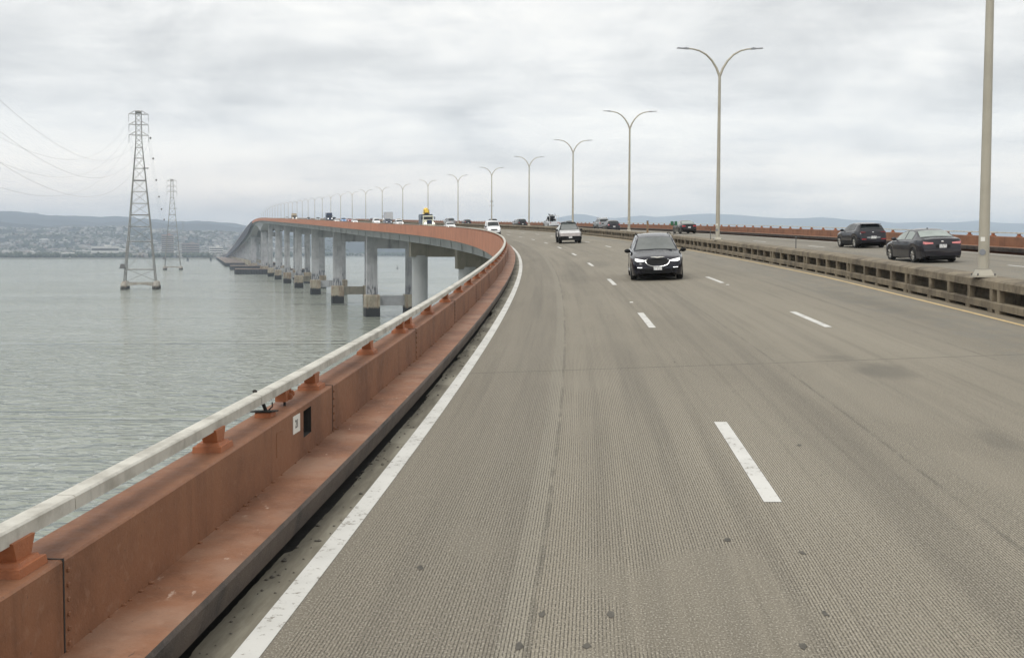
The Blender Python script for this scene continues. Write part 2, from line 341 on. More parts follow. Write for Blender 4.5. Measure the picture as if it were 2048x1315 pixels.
for i, (ta, tb) in enumerate(((-.345, 11.62), (12.13, 23.2))):
    mb, uvs = MB(), []
    if i == 0:      # broken concrete edge over the drainage slot beside the kerb
        st = [4 + .06 * k for k in range(430)] ; rj = random.Random(21); chip = 0.0; ed = []
        for s in st:
            if rj.random() < .035: chip = rj.choice((0, 0, .02, .035, .05))
            ed.append(ta + chip + rj.uniform(-.004, .004) + (.012 if int(s / 1.5) % 3 == 0 else 0))
        mb.grid([[at(s, q, -.03), at(s, q, -.001), at(s, .3, 0)] for s, q in zip(st, ed)]); uvs += [v for s, q in zip(st, ed) for v in ((q, s), (q, s), (.3, s))]
        for s0, s1 in ((-14, 4), (st[-1], 2600)):
            b_ = len(mb.v); ribbon(mb, uvs, s0, s1, [ta, .3])
        ta = .3
    ribbon(mb, uvs, -14, 2600, [ta, ta + (tb - ta) * .33, ta + (tb - ta) * .66, tb])
    o = tag(mb.build('road', M['road'], uv=uvs), kind='structure'); ROAD = ROAD or o
ROAD_R = o
def mark_mat(name, col, worn, amt):
    m, nt, nodes, b = new_mat(name); T = NT(nt); p = T.pos()
    n = T.noise(p, 14, 6, .75); n2 = T.noise(p, 1.6, 4, .6); k = T.math('MULTIPLY', T.maprange(T.math('ADD', n, T.math('MULTIPLY', n2, .3)), .71, .81), amt)
    c = T.mix(T.maprange(n2, .3, .7), col, tuple(x * .88 for x in col)); c = T.mix(k, c, worn)
    nt.links.new(c, b.inputs['Base Color']); b.inputs['Roughness'].default_value = .7; return m
M['mark_white'] = mark_mat('white_road_paint', (.58, .575, .545), (.20, .18, .15), .95)
M['mark_yellow'] = mark_mat('pale_yellow_road_paint', (.62, .46, .23), (.3, .24, .16), .7)
def line(name, t0, t1, s0, s1, mat, parent, label=None):
    mb, uvs = MB(), []; ribbon(mb, uvs, s0, s1, [t0, t1], .004); o = mb.build(name, mat, parent); return tag(o, label)
line('edge_line', -.095, .065, -14, 1300, M['mark_white'], ROAD, 'white edge line beside the left kerb')
line('edge_line', 10.95, 11.06, -14, 1300, M['mark_yellow'], ROAD, 'pale yellow edge line beside the median')
line('edge_line', 12.62, 12.73, -14, 700, M['mark_yellow'], ROAD_R, 'pale yellow edge line behind the median')
line('edge_line', 22.72, 22.84, -14, 700, M['mark_white'], ROAD_R, 'white edge line by the far parapet')
for t, s0, n, par in ((3.456, 9.43, 22, ROAD), (7.113, 23.57 - 14.63, 22, ROAD), (15.65, 12.0, 22, ROAD_R), (19.2, 11.0, 22, ROAD_R)):
    for k in range(n):
        a = s0 + 14.63 * k; mb, uvs = MB(), []
        ribbon(mb, uvs, a, a + 3.66, [t - .075, t + .075], .004, 6); mb.build('lane_dash', M['mark_white'], par)
M['road_spot'] = weathered('dark_road_spot', (.10, .092, .077), (.02, .02, .018), sc=8, rough=.9)
for s, t in ((6.785, 3.343), (6.708, 1.618), (6.725, 2.038), (6.19, 1.51), (6.21, 1.89), (6.26, 3.11), (8.31, 2.94), (8.02, 3.435), (7.59, .72), (11.76, 4.12), (18.42, 3.39)):  # added flat dark spots repeating in rows, no real road patches
    mb = MB(); n = 9; mb.face([at(s + random.uniform(.4, 1) * .075 * math.sin(2 * PI * i / n), t + random.uniform(.4, 1) * .032 * math.cos(2 * PI * i / n), .004) for i in range(n)]); mb.build('dark_spot', M['road_spot'], ROAD)
for s, t in ((37.2, 7.12), (66, 7.12), (31.0, 3.46)):
    mb = MB(); mb.box((0, 0, .009), (.1, .1, .018), 0, frame_at(s, t), top=(.7, .8)); mb.build('road_stud', M['mark_white'], ROAD)

mb = MB(); rg = random.Random(8)          # grit lying in the gutter
for k in range(260):
    s = 4.5 + 30 * rg.random() ** 1.6; r = rg.choice((.006, .008, .01, .014, .02)); p = at(s, -.295 + .19 * rg.random() ** 2, r * .3)
    mb.ball(p, r, 5, 0, (rg.uniform(.7, 1.6), rg.uniform(.7, 1.3), .6))
M['grit'] = weathered('dark_gutter_grit', (.10, .09, .075), (.03, .03, .026), (.22, .2, .16), sc=6, rough=.95)
tag(mb.build('gutter_grit', M['grit'], recalc=False), kind='stuff')
# ------------------------------------------------------------------ red parapets
JOINTS = [17.45 + 49.5 * k for k in range(0, 28)]
def post_mb(M0, rnd=0.0):
    mb = MB(); mb.box((0, 0, .022), (.27, .22, .044), 0, M0, top=(.96, .96)); mb.box((0, 0, .052), (.215, .18, .022), 0, M0, top=(.9, .9))
    mb.box((.012 + rnd, 0, .105), (.13, .11, .105), 0, M0, top=(1.6, 1.1))
    mb.box((.012, .05, .1), (.03, .03, .10), 0, M0, top=(1.3, 1.0))
    return mb
def parapet(side, label):
    sg = 1 if side == 'l' else -1
    TT = (lambda t: t) if side == 'l' else (lambda t: 23.4 - t)
    root = tag(empty('steel_parapet', frame_at(20, TT(-.8))), label, 'parapet', 'red steel parapets along the bridge')
    inv = root.matrix_world.inverted()
    def fin(mb, name, mats, **k):
        o = mb.build(name, mats, **k); o.parent = root; o.matrix_parent_inverse = inv; return o
    gb = MB(); sweep(gb, [(TT(-.1), -.09), (TT(-.72), -.09), (TT(-.72), -.2), (TT(-.1), -.2)], -12, 300); fin(gb, 'drain_channel', M['dirt_and_shade'])  # black strip below the kerb slot, the slot's shade put into its colour
    # kerb ledge: red top, scuffed dark face
    S1 = 1300
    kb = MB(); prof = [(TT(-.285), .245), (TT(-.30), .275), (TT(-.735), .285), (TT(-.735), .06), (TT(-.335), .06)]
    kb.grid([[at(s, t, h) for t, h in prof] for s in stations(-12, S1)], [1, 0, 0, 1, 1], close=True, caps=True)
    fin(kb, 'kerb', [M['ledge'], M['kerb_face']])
    # panel wall with a real inspection opening
    pb = MB(); top, a, bk = .76, TT(-.72), TT(-1.02)
    full = [(a, .2), (a, top - .012), (TT(-.732), top), (bk, top), (bk, .2)]
    if side == 'l':
        notch = [(a, .2), (a, .455), (TT(-.9), .455), (TT(-.9), .70), (a, .70), (a, top - .012), (TT(-.732), top), (bk, top), (bk, .2)]
        sweep(pb, full, -12, 9.93); sweep(pb, full, 10.22, S1)
        pb.grid([[at(s, t, h) for t, h in notch] for s in (9.93, 10.075, 10.22)], [0, 1, 1, 1, 0, 0, 0, 0, 0], close=True)  # inner faces painted black for the shade inside the opening
        for s in (9.932, 10.218): pb.face([at(s, t, h) for t, h in ((a - .002, .455), (TT(-.9), .455), (TT(-.9), .70), (a - .002, .70))], 1)
    else: sweep(pb, full, -12, S1)
    for k in range(-3, 40):        # seams with bolts every 5.8 m
        s = 5.28 + 5.82 * k
        if s > 150: break
        F = frame_at(s, a, level=True); d = -sg
        for h0, h1 in ((.285, .765),):
            pb.box((0, -sg * .0005, (h0 + h1) / 2), (.011, .006, h1 - h0), 1, F)
        pb.box((0, sg * .15, .7615), (.012, .29, .004), 1, F)
        if s < 60:
            for j in range(6): pb.ball(F @ Vector((.045, -.002 * sg, .32 + .075 * j)), .0145, 6, 0)
    if side == 'l':
        for j in range(110):       # weld lumps where the panel meets the ledge
            s = random.uniform(4.5, 30); r = random.uniform(.007, .021); pb.ball(at(s, -.715, .287), r, 6, 0, (random.uniform(.8, 2), 1, .7))
        F = frame_at(9.0, a, level=True)       # welded patch outlines
        pb.box((.05, 0, .56), (.008, .008, .2), 0, F); pb.box((.13, 0, .665), (.16, .008, .008), 0, F)
    fin(pb, 'panel', [M['red_paint'], M['dirt_and_shade']])
    # handrail in lengths
    ends = [-12, 5.68, 9.05] + [j + .35 for j in JOINTS] if side == 'l' else [-12] + [j + .2 for j in JOINTS]
    ends = [e for e in ends if e <= 1420]
    for s0, s1 in zip(ends[:-1], ends[1:]):
        rb = MB(); w0, w1, r0, r1 = TT(-.845), TT(-.965), .905, .985
        if side != 'l': w0, w1, r0, r1 = TT(-.87), TT(-.94), .925, .985
        c = .010
        sweep(rb, [(w0, r0), (w0, r1 - c), (w0 + (w1 - w0) * .1, r1), (w1 - (w1 - w0) * .1, r1), (w1, r1 - c), (w1, r0)], s0 + .006, s1 - .006)
        fin(rb, 'handrail', M['rail_white'])
    # posts
    ss = []
    for k in range(-3, 500):
        s = 5.1 + 2.9 * k
        if side == 'l' and abs(s - 8.0) < .05: s = 7.95
        near = min(JOINTS, key=lambda j: abs(j - s))
        if abs(near - s) < 1.0:
            ss += [near - 1.05 + .0, near - .3]; continue
        ss.append(s)
    ss = sorted(x for x in ss if -8 < x < 1300)
    if side == 'r': ss = [x for x in ss if x > 24]
    else: ss = [x for x in ss if x > 2]
    for s in ss[:100]: fin(post_mb(frame_at(s, TT(-.885), .758), random.uniform(-.004, .004)), 'post', M['post_paint'])
    pb = MB()
    for s in ss[100:]: pb.box((0, 0, .08), (.16, .13, .16), 0, frame_at(s, TT(-.885), .755))
    tag(fin(pb, 'post', M['post_paint']), kind='stuff')
    if side == 'l':                # broken post stump and a loose clamp on the rail
        F = frame_at(9.32, -.895, .758); sb = MB(); sb.box((0, 0, .022), (.15, .14, .044), 0, F); sb.box((.01, .01, .047), (.2, .19, .012), 1, F @ Matrix.Rotation(.12, 4, 'Y'))
        sb.tube([F @ Vector((.02, 0, .05)), F @ Vector((.0, .01, .10)), F @ Vector((-.035, .02, .15))], .016, 7, 1); sb.tube([F @ Vector((.03, -.02, .05)), F @ Vector((.05, -.05, .08)), F @ Vector((.03, -.055, .12))], .006, 6, 1)
        tag(fin(sb, 'post_stump', [M['post_paint'], M['dirt_and_shade']]), 'blackened stump of a broken post')
        F = frame_at(9.88, -.90, .758); cb = MB(); cb.box((0, 0, .095), (.12, .10, .10), 0, F)
        cb.cyl(F @ Vector((.03, -.06, .08)), .03, .03, 10, 0, 'y'); cb.cyl(F @ Vector((.085, -.06, .10)), .034, .035, 10, 0, 'y'); cb.box((.09, -.02, .12), (.07, .06, .09), 0, F); cb.tube([F @ Vector((.0, -.02, 0)), F @ Vector((.0, -.02, .05))], .012, 6, 1)
        fin(cb, 'rail_clamp', [M['post_paint'], M['dirt_and_shade']])
        bb = MB(); bb.ball(at(9.22, -.955, .992), .018, 8, 0, (1.2, .8, 1)); fin(bb, 'rail_bolt', M['dirt_and_shade'])
    return root
parapet('l', 'red steel parapet with white handrail along the left kerb over the water')
parapet('r', 'red steel parapet with thin rail along the far right carriageway')
# number plate on the near parapet
F = frame_at(9.675, -.7165, .63, level=True)
np_root = tag(empty('number_plate', F), 'small white plate reading 21 beside the opening in the red parapet', 'sign')
mb = MB(); mb.box((0, 0, 0), (.235, .004, .16), 0, Matrix.Shear('XZ', 4, (0, 0))); mb.build('plate', M['plate_white'], np_root)
def text_part(txt, size, name, mat, parent, Ml, depth=.0012):
    cu = bpy.data.curves.new(name, 'FONT'); cu.body = txt; cu.size = size; cu.align_x = 'CENTER'; cu.align_y = 'CENTER'; cu.extrude = depth
    tmp = bpy.data.objects.new('tmp', cu); COL.objects.link(tmp); me = bpy.data.meshes.new_from_object(tmp.evaluated_get(bpy.context.evaluated_depsgraph_get()))
    bpy.data.objects.remove(tmp); me.materials.clear(); me.materials.append(mat); me.transform(Ml)
    o = bpy.data.objects.new(name, me); COL.objects.link(o); o.parent = parent; return o
text_part('21', .105, 'lettering', M['ink'], np_root, Matrix.Translation((0, -.0035, 0)) @ Matrix.Rotation(PI / 2, 4, 'X'))

# ------------------------------------------------------------------ median barrier
med = tag(empty('median_barrier', frame_at(30, 11.8)), 'brown stained concrete median barrier with open balusters between the carriageways', 'barrier')
minv = med.matrix_world.inverted()
def mpart(mb, name, mat):
    o = mb.build(name, mat); o.parent = med; o.matrix_parent_inverse = minv; return o
MJ = [1.1 + 6.22 * k for k in range(0, 30)] + [187.7 + 24.88 * k for k in range(0, 46)]
for s0, s1 in zip(MJ[:-1], MJ[1:]):
    if s0 < -12 or s1 > 1310: continue
    mb = MB(); g = .008
    sweep(mb, [(11.43, .545), (11.44, .715), (11.5, .75), (11.75, .765), (12.1, .755), (12.28, .72), (12.3, .545)], s0 + g, s1 - g); mpart(mb, 'top_beam', M['median'])
    mb = MB()
    sweep(mb, [(11.42, .085), (11.415, .235), (11.45, .255), (11.58, .255), (11.58, .085)], s0 + g, s1 - g); mpart(mb, 'lower_beam', M['median'])
mb = MB(); sweep(mb, [(12.16, .085), (12.16, .255), (12.32, .255), (12.32, .085)], -12, 1300); mpart(mb, 'lower_beam', M['median'])
def balu(mb, s, far=False):
    F = frame_at(s, 12.22 if far else 11.51)
    mb.box((0, 0, .4), (.16, .12, .30), 0, F); mb.box((0, 0, .04), (.26, .17, .095), 0, F)
bl = []
for j in MJ[:30]:
    bl += [j + .16, j + 1.55, j + 2.95, j + 4.35, j + 5.95]
bl = [s for s in bl if 12 < s < 700]
for s in bl[:100]:
    mb = MB(); balu(mb, s); mpart(mb, 'baluster', M['median'])
mb = MB()
for s in bl[100:] + [187 + 1.4 * k for k in range(250)]: balu(mb, s)
bw = MB()
for s0, s1 in zip(MJ[:-1], MJ[1:]):
    if -12 < s0 and s1 < 1310: sweep(bw, [(12.18, .24), (12.18, .55), (12.3, .55), (12.3, .24)], s0 + .10, s1 - .05)
mpart(bw, 'back_panel', M['median'])
tag(mpart(mb, 'baluster', M['median']), kind='stuff')

# ------------------------------------------------------------------ deck structure
deck = tag(empty('bridge_deck', Matrix.Translation(at(354, 11.8, -3))), 'long grey steel bridge deck with red edge curving up over the bay', 'bridge')
dinv = deck.matrix_world.inverted()
def dpart(mb, name, mat, smooth=None):
    o = mb.build(name, mat, smooth=smooth); o.parent = deck; o.matrix_parent_inverse = dinv; return o
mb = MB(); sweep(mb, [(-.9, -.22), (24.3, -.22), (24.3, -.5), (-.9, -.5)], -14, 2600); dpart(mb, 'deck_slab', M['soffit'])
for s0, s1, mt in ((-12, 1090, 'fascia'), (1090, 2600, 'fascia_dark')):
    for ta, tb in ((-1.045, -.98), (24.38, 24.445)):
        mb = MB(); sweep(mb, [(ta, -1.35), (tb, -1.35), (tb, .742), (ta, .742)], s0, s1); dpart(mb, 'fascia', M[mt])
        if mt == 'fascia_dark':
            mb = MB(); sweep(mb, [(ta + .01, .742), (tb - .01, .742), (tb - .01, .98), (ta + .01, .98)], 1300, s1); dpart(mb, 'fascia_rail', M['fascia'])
PIERS_A = [354, 446, 536, 630, 718, 810, 902]; MAIN = [1000, 1229]; PIERS_N = [1318 + 90 * k for k in range(0, 14)]; PIERS_R = [75, 142, 208, 273]
def navy(s): return float(np.interp(s, [1085, 1130, 1180, 1260, 1500, 2000, 2600], [.1, 1.6, 3.8, 6.6, 7.6, 6.0, 2.5]))
def depth(s):
    d = 2.15
    for m_ in MAIN:
        for a_, b_ in ((m_ - 98, m_), (m_, m_ + (229 if m_ == 1000 else 89))):
            L = 98 if b_ == m_ else min(114.5, b_ - a_)
            u = abs(s - m_) / L
            if a_ <= s <= b_ and u < 1: d = max(d, 2.15 + 6.6 * (1 - u) ** 2.2)
    if 1000 < s < 1229:
        u = (s - 1000) / 229 if s < 1114.5 else (1229 - s) / 229
        d = max(d, 2.15 + 6.6 * (1 - 2 * u) ** 2.2 if u < .5 else d)
    if s > 1229: d = max(d, navy(s) + 1.0)
    for p_ in PIERS_N:
        u = abs(s - p_) / 45
        if u < 1 and s > 1229: d = max(d, 2.15 + 1.3 * (1 - u) ** 2)
    return d
for ta, tb in ((-1.04, -.6), (24.0, 24.44)):      # deep navy bands along the deck edge down the far slope
    mb = MB(); mb.grid([[at(s, ta, -1.36), at(s, tb, -1.36), at(s, tb, -1.36 - navy(s)), at(s, ta, -1.36 - navy(s))] for s in range(1085, 2601, 15)], 0, close=True, caps=True); dpart(mb, 'edge_band', M['fascia_dark'])
for ta, tb in ((1.6, 9.4), (14.2, 22.0)):
    mb = MB(); rows = []
    ss = sorted(set(stations(-12, 700) + [700 + 5 * k for k in range(381)]))
    for s in ss:
        q = -1.33 - depth(s); rows.append([at(s, ta, -.45), at(s, tb, -.45), at(s, tb - .6, q), at(s, ta + .5, q)])
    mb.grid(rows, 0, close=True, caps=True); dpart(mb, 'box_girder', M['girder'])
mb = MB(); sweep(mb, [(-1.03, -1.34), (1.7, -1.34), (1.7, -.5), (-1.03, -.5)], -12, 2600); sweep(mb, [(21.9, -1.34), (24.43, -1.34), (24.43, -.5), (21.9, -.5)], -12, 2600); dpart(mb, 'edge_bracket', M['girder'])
mb = MB()                          # web stiffeners
for k in range(60):
    s = 130 + 15.2 * k
    if s < 1000: mb.box((0, 0, -1.33 - depth(s) / 2), (.35, .12, depth(s) - .05), 0, frame_at(s, 1.62 + .25, 0, level=True))
tag(dpart(mb, 'stiffener', M['girder']), kind='stuff')

# ------------------------------------------------------------------ piers
def pier(s, kind, label, group=None):
    F = frame_at(s, 11.8, 0, level=True); F.translation.z = 0
    root = tag(empty('bridge_pier', F), label, 'bridge pier', group or 'piers under the bridge deck')
    top = at(s, 11.8).z - 1.33 - depth(s)
    for y in (6.3, -6.3):
        mb = MB()
        if kind == 'round':
            mb.tube([(0, y, -3), (0, y, top - 3.7)], 1.95, 28, 0); mb.build('column', M['cap_brown' if False else 'girder'], root, smooth=40)
            continue
        w = {'frame': 1.7, 'main': 2.75, 'north': 1.8}[kind]; l = {'frame': 1.3, 'main': 3.0, 'north': 1.3}[kind]
        zt = top - .35
        mb.box((0, y, (zt + 4) / 2), (2 * l, 2 * w, zt - 4), 0, top=(1, .94)); c = mb.build('column', M['column_foot'], root)
        mb = MB(); fz = 7.0 if kind != 'north' else 9.0
        mb.tube([(0, y, -3), (0, y, fz - .4), (0, y, fz)], [w * 1.8 + .2, w * 1.8 + .2, w * 1.72], 8 if kind == 'north' else 4, 0)
        mb.v = [tuple((Matrix.Translation((0, y, 0)) @ Matrix.Rotation(PI / 4 if kind != 'north' else PI / 8, 4, 'Z') @ Matrix.Translation((0, -y, 0))) @ Vector(v)) for v in mb.v]
        mb.build('footing', M['footing'], root)
    mb = MB()
    if kind == 'round': mb.box((0, 0, top - 2.2), (3.2, 17.4, 3.7)); mb.build('cap_beam', M['cap_brown'], root)
    else:
        b_ = {'frame': 1.7, 'main': 2.75, 'north': 1.8}[kind]
        mb.box((0, 0, top - .55 - 1.9), (2.3, 12.6 - 2 * b_ + .1, 3.8)); mb.build('cap_beam', M['column'], root)
        mb = MB(); mb.box((0, 0, 5.05), (2.2, 12.6 - 2 * b_, 3.1)); mb.build('tie_beam', M['cap_brown'] if s in (446, 630) else M['column'], root)
    mb = MB()
    for y in (6.6, 4.2, -4.2, -6.6): mb.box((0, y, top - .2), (1.6, 1.0, .45))
    mb.build('bearing', M['steel_dark'], root)
ORD = ['nearest', 'second nearest', 'third', 'fourth', 'fifth', 'sixth', 'seventh', 'eighth', 'ninth', 'tenth', 'eleventh', 'twelfth', 'thirteenth', 'fourteenth']
RL = {75: 'round column pier closest to the start of the curve, under the deck', 142: 'round column pier hidden below the bending white handrail', 208: 'brown cap pier whose end pokes out right behind the white handrail', 273: 'round column pier with brown cap beside the nearest two legged frame pier'}
for s in PIERS_R: pier(s, 'round', RL[s], 'round column piers with brown caps')
for i, s in enumerate(PIERS_A): pier(s, 'frame', f'two legged grey concrete frame pier, {ORD[i]} of the row standing in open water', 'two legged frame piers')
pier(MAIN[0], 'main', 'thick main span pier before the crest, standing on the nearer dark fender')
pier(MAIN[1], 'main', 'thick main span pier past the crest, standing on the farther dark fender')
for i, s in enumerate(PIERS_N): pier(s, 'north', f'slender pier down the far slope past the crest, {ORD[i]} beyond the main span', 'far slope piers')
def fender(s0, s1, t0, t1, zt, label, name='timber_fender'):
    root = tag(empty(name, Matrix.Translation(at(s0, (t0 + t1) / 2) * 1.0)), label, 'fender' if name == 'timber_fender' else 'causeway'); inv = root.matrix_world.inverted()
    def ring(zz, t): return None
    st = [s0 + (s1 - s0) * i / 24 for i in range(25)]
    def P2(s, t, z): v = at(s, t); v.z = z; return v
    mb = MB(); mb.grid([[P2(s, t0, -2), P2(s, t0, zt), P2(s, t1, zt), P2(s, t1, -2)] for s in st], 0, close=True, caps=True)
    o = mb.build('wall', M['timber']); o.parent = root; o.matrix_parent_inverse = inv
    mb = MB(); mb.grid([[P2(s, t0 - .3, zt + .01), P2(s, t0 - .3, zt + .45), P2(s, t1 + .3, zt + .45), P2(s, t1 + .3, zt + .01)] for s in st], 0, close=True, caps=True)
    o = mb.build('walkway', M['deck_timber']); o.parent = root; o.matrix_parent_inverse = inv
    mb = MB(); n = int((t1 - t0) / 2.2)
    for i in range(n + 1):
        t = t0 + (t1 - t0) * i / n; v = P2(s0 - .35, t, 0); mb.tube([(v.x, v.y, -2), (v.x, v.y, zt - .2)], .35, 6, 0)
    for i in range(24):
        v = P2(s0 + (s1 - s0) * i / 24, t0 - .35, 0); mb.tube([(v.x, v.y, -2), (v.x, v.y, zt - .2)], .4, 6, 0)
    o = tag(mb.build('pile', M['timber']), kind='stuff'); o.parent = root; o.matrix_parent_inverse = inv
fender(985, 1018, -19, 42, 4.2, 'long dark timber fender around the pier before the crest')
fender(1200, 1255, -18.6, 42, 4.0, 'dark timber fender around the pier past the crest')
fender(1430, 2610, -20.5, 44, 4.6, 'low brown topped causeway running under the far slope of the bridge', 'pile_causeway')

# ------------------------------------------------------------------ lamp posts
def lamp_proto():
    root = empty('street_lamp')
    mb = MB(); mb.box((0, 0, .02), (.46, .46, .04)); mb.box((0, 0, .11), (.40, .40, .14), top=(.68, .68)); mb.build('base', M['pole'], root)
    mb = MB()
    for x in (-1, 1):
        for y in (-1, 1): mb.cyl((x * .20, y * .20, .06), .018, .07, 6)
    mb.build('anchor_bolt', M['steel_dark'], root)
    mb = MB(); mb.tube([(0, 0, .2), (0, 0, 3), (0, 0, 7), (0, 0, 9.66)], [.128, .112, .09, .078], 14); mb.cyl((0, 0, 8.32), .09, .05, 12); mb.build('pole', M['pole'], root, smooth=45)
    for sg in (-1, 1):
        pts = [(0, 0.0, 9.5), (0, .18, 9.98), (0, .45, 10.42), (0, .8, 10.78), (0, 1.2, 11.0), (0, 1.6, 11.1), (0, 1.92, 11.13)]
        mb = MB(); mb.tube([(x, sg * y, z) for x, y, z in pts], [.075, .07, .062, .055, .048, .042, .04], 10); a = mb.build('arm', M['pole'], root, smooth=50)
        mb = MB(); F = Matrix.Translation((0, sg * 1.84, 11.12)) @ Matrix.Rotation(sg * .06, 4, 'X')
        mb.box((0, sg * .12, .0), (.16, .3, .09), 0, F, top=(.8, .9)); mb.box((0, sg * .46, .0), (.22, .42, .05), 0, F, top=(.7, .85)); mb.ball(F @ Vector((0, sg * .12, .06)), .035, 8); mb.build('lamp_head', M['lamp_head'], a)
    return root
LP = lamp_proto()
ORD2 = 'eleventh twelfth thirteenth fourteenth fifteenth sixteenth seventeenth eighteenth nineteenth twentieth twenty-first twenty-second twenty-third twenty-fourth twenty-fifth twenty-sixth twenty-seventh twenty-eighth twenty-ninth thirtieth thirty-first'.split()
LN = 31
WHERE = ['nearest, with tag and round cover low on its pole', 'tallest one with both arms in view', 'third from the camera, left of the tall nearby lamp', 'fourth, rising behind the angular silver pickup', 'fifth, beside the silver pickup with a loaded rack', 'sixth, with two short crossbars halfway up its pole', 'seventh, left of the lamp with the crossbars', 'eighth, rising behind the white truck with yellow load', 'ninth, rising behind the white pickup', 'tenth, left of the grey box truck']
for k in range(LN):
    o = LP if k == 0 else copy_tree(LP); s = 27.024 + 38.1876 * k
    F = frame_at(s, 11.597 + (-.0 if k else 0), .757, level=True); o.matrix_world = F
    lab = f'grey twin arm street lamp, {WHERE[k]}' if k < len(WHERE) else f'grey twin arm street lamp far along the median, {ORD2[k - 10]} counted from the camera'
    tag(o, lab, 'street lamp', 'twin arm street lamps along the median')
    if k == 0:
        v = F.inverted() @ Vector((0, 0, ZC)); a = math.atan2(v.y, v.x)
        R = Matrix.Rotation(a - .25, 4, 'Z')
        mb = MB(); mb.grid([[R @ Vector((.128 * math.cos(q), .128 * math.sin(q), z)) for q in (-.4, -.2, 0, .2, .4)] for z in (.86, .96)]); mb.build('white_tag', M['plate_white'], o)
        mb = MB(); mb.tube([R @ Vector((.117, 0, .60)), R @ Vector((.135, 0, .60))], .075, 16); mb.build('round_cover', M['lamp_head'], o)
    if k == 5:
        mb = MB(); mb.box((0, 0, 3.72), (.05, 1.0, .06)); mb.box((0, 0, 4.5), (.05, .7, .1)); mb.box((0, .0, 4.6), (.1, .3, .14)); mb.build('crossbar', M['steel_dark'], o)
for s, t, h, nm, lab in ((82, 11.75, 1.0, 'green', 'small green sign on a short post upon the median beyond the minivan'), (94, 11.7, 1.0, 'brown', 'short brown marker post on the median above the minivan roof'), (67.5, 11.6, .62, 'thin', 'thin dark marker stick on the median left of the tall lamp base'), (47.5, 11.75, .5, 'stick', 'thin dark marker stick on the median before the black crossover')):
    r = tag(empty('median_sign' if nm == 'green' else 'marker_post', frame_at(s, t if t > 11.5 else 11.6, .755, level=True)), lab, 'sign' if nm == 'green' else 'marker post')
    mb = MB(); w = .05 if nm in ('green',) else .14 if nm == 'brown' else .035
    mb.box((0, 0, h / 2), (w, w, h)); mb.build('post', M['mark_brown' if nm == 'brown' else 'steel_dark'], r)
    mb = MB()
    if nm == 'green':
        for y in (.15, -.15): mb.box((-.04, y, h - .12), (.02, .2, .3))
        mb.build('panel', M['green_sign'], r)
    else: mb.box((0, 0, h + .01), (w * 1.3, w * 1.3, .04)); mb.build('cap', M['steel_dark'], r)
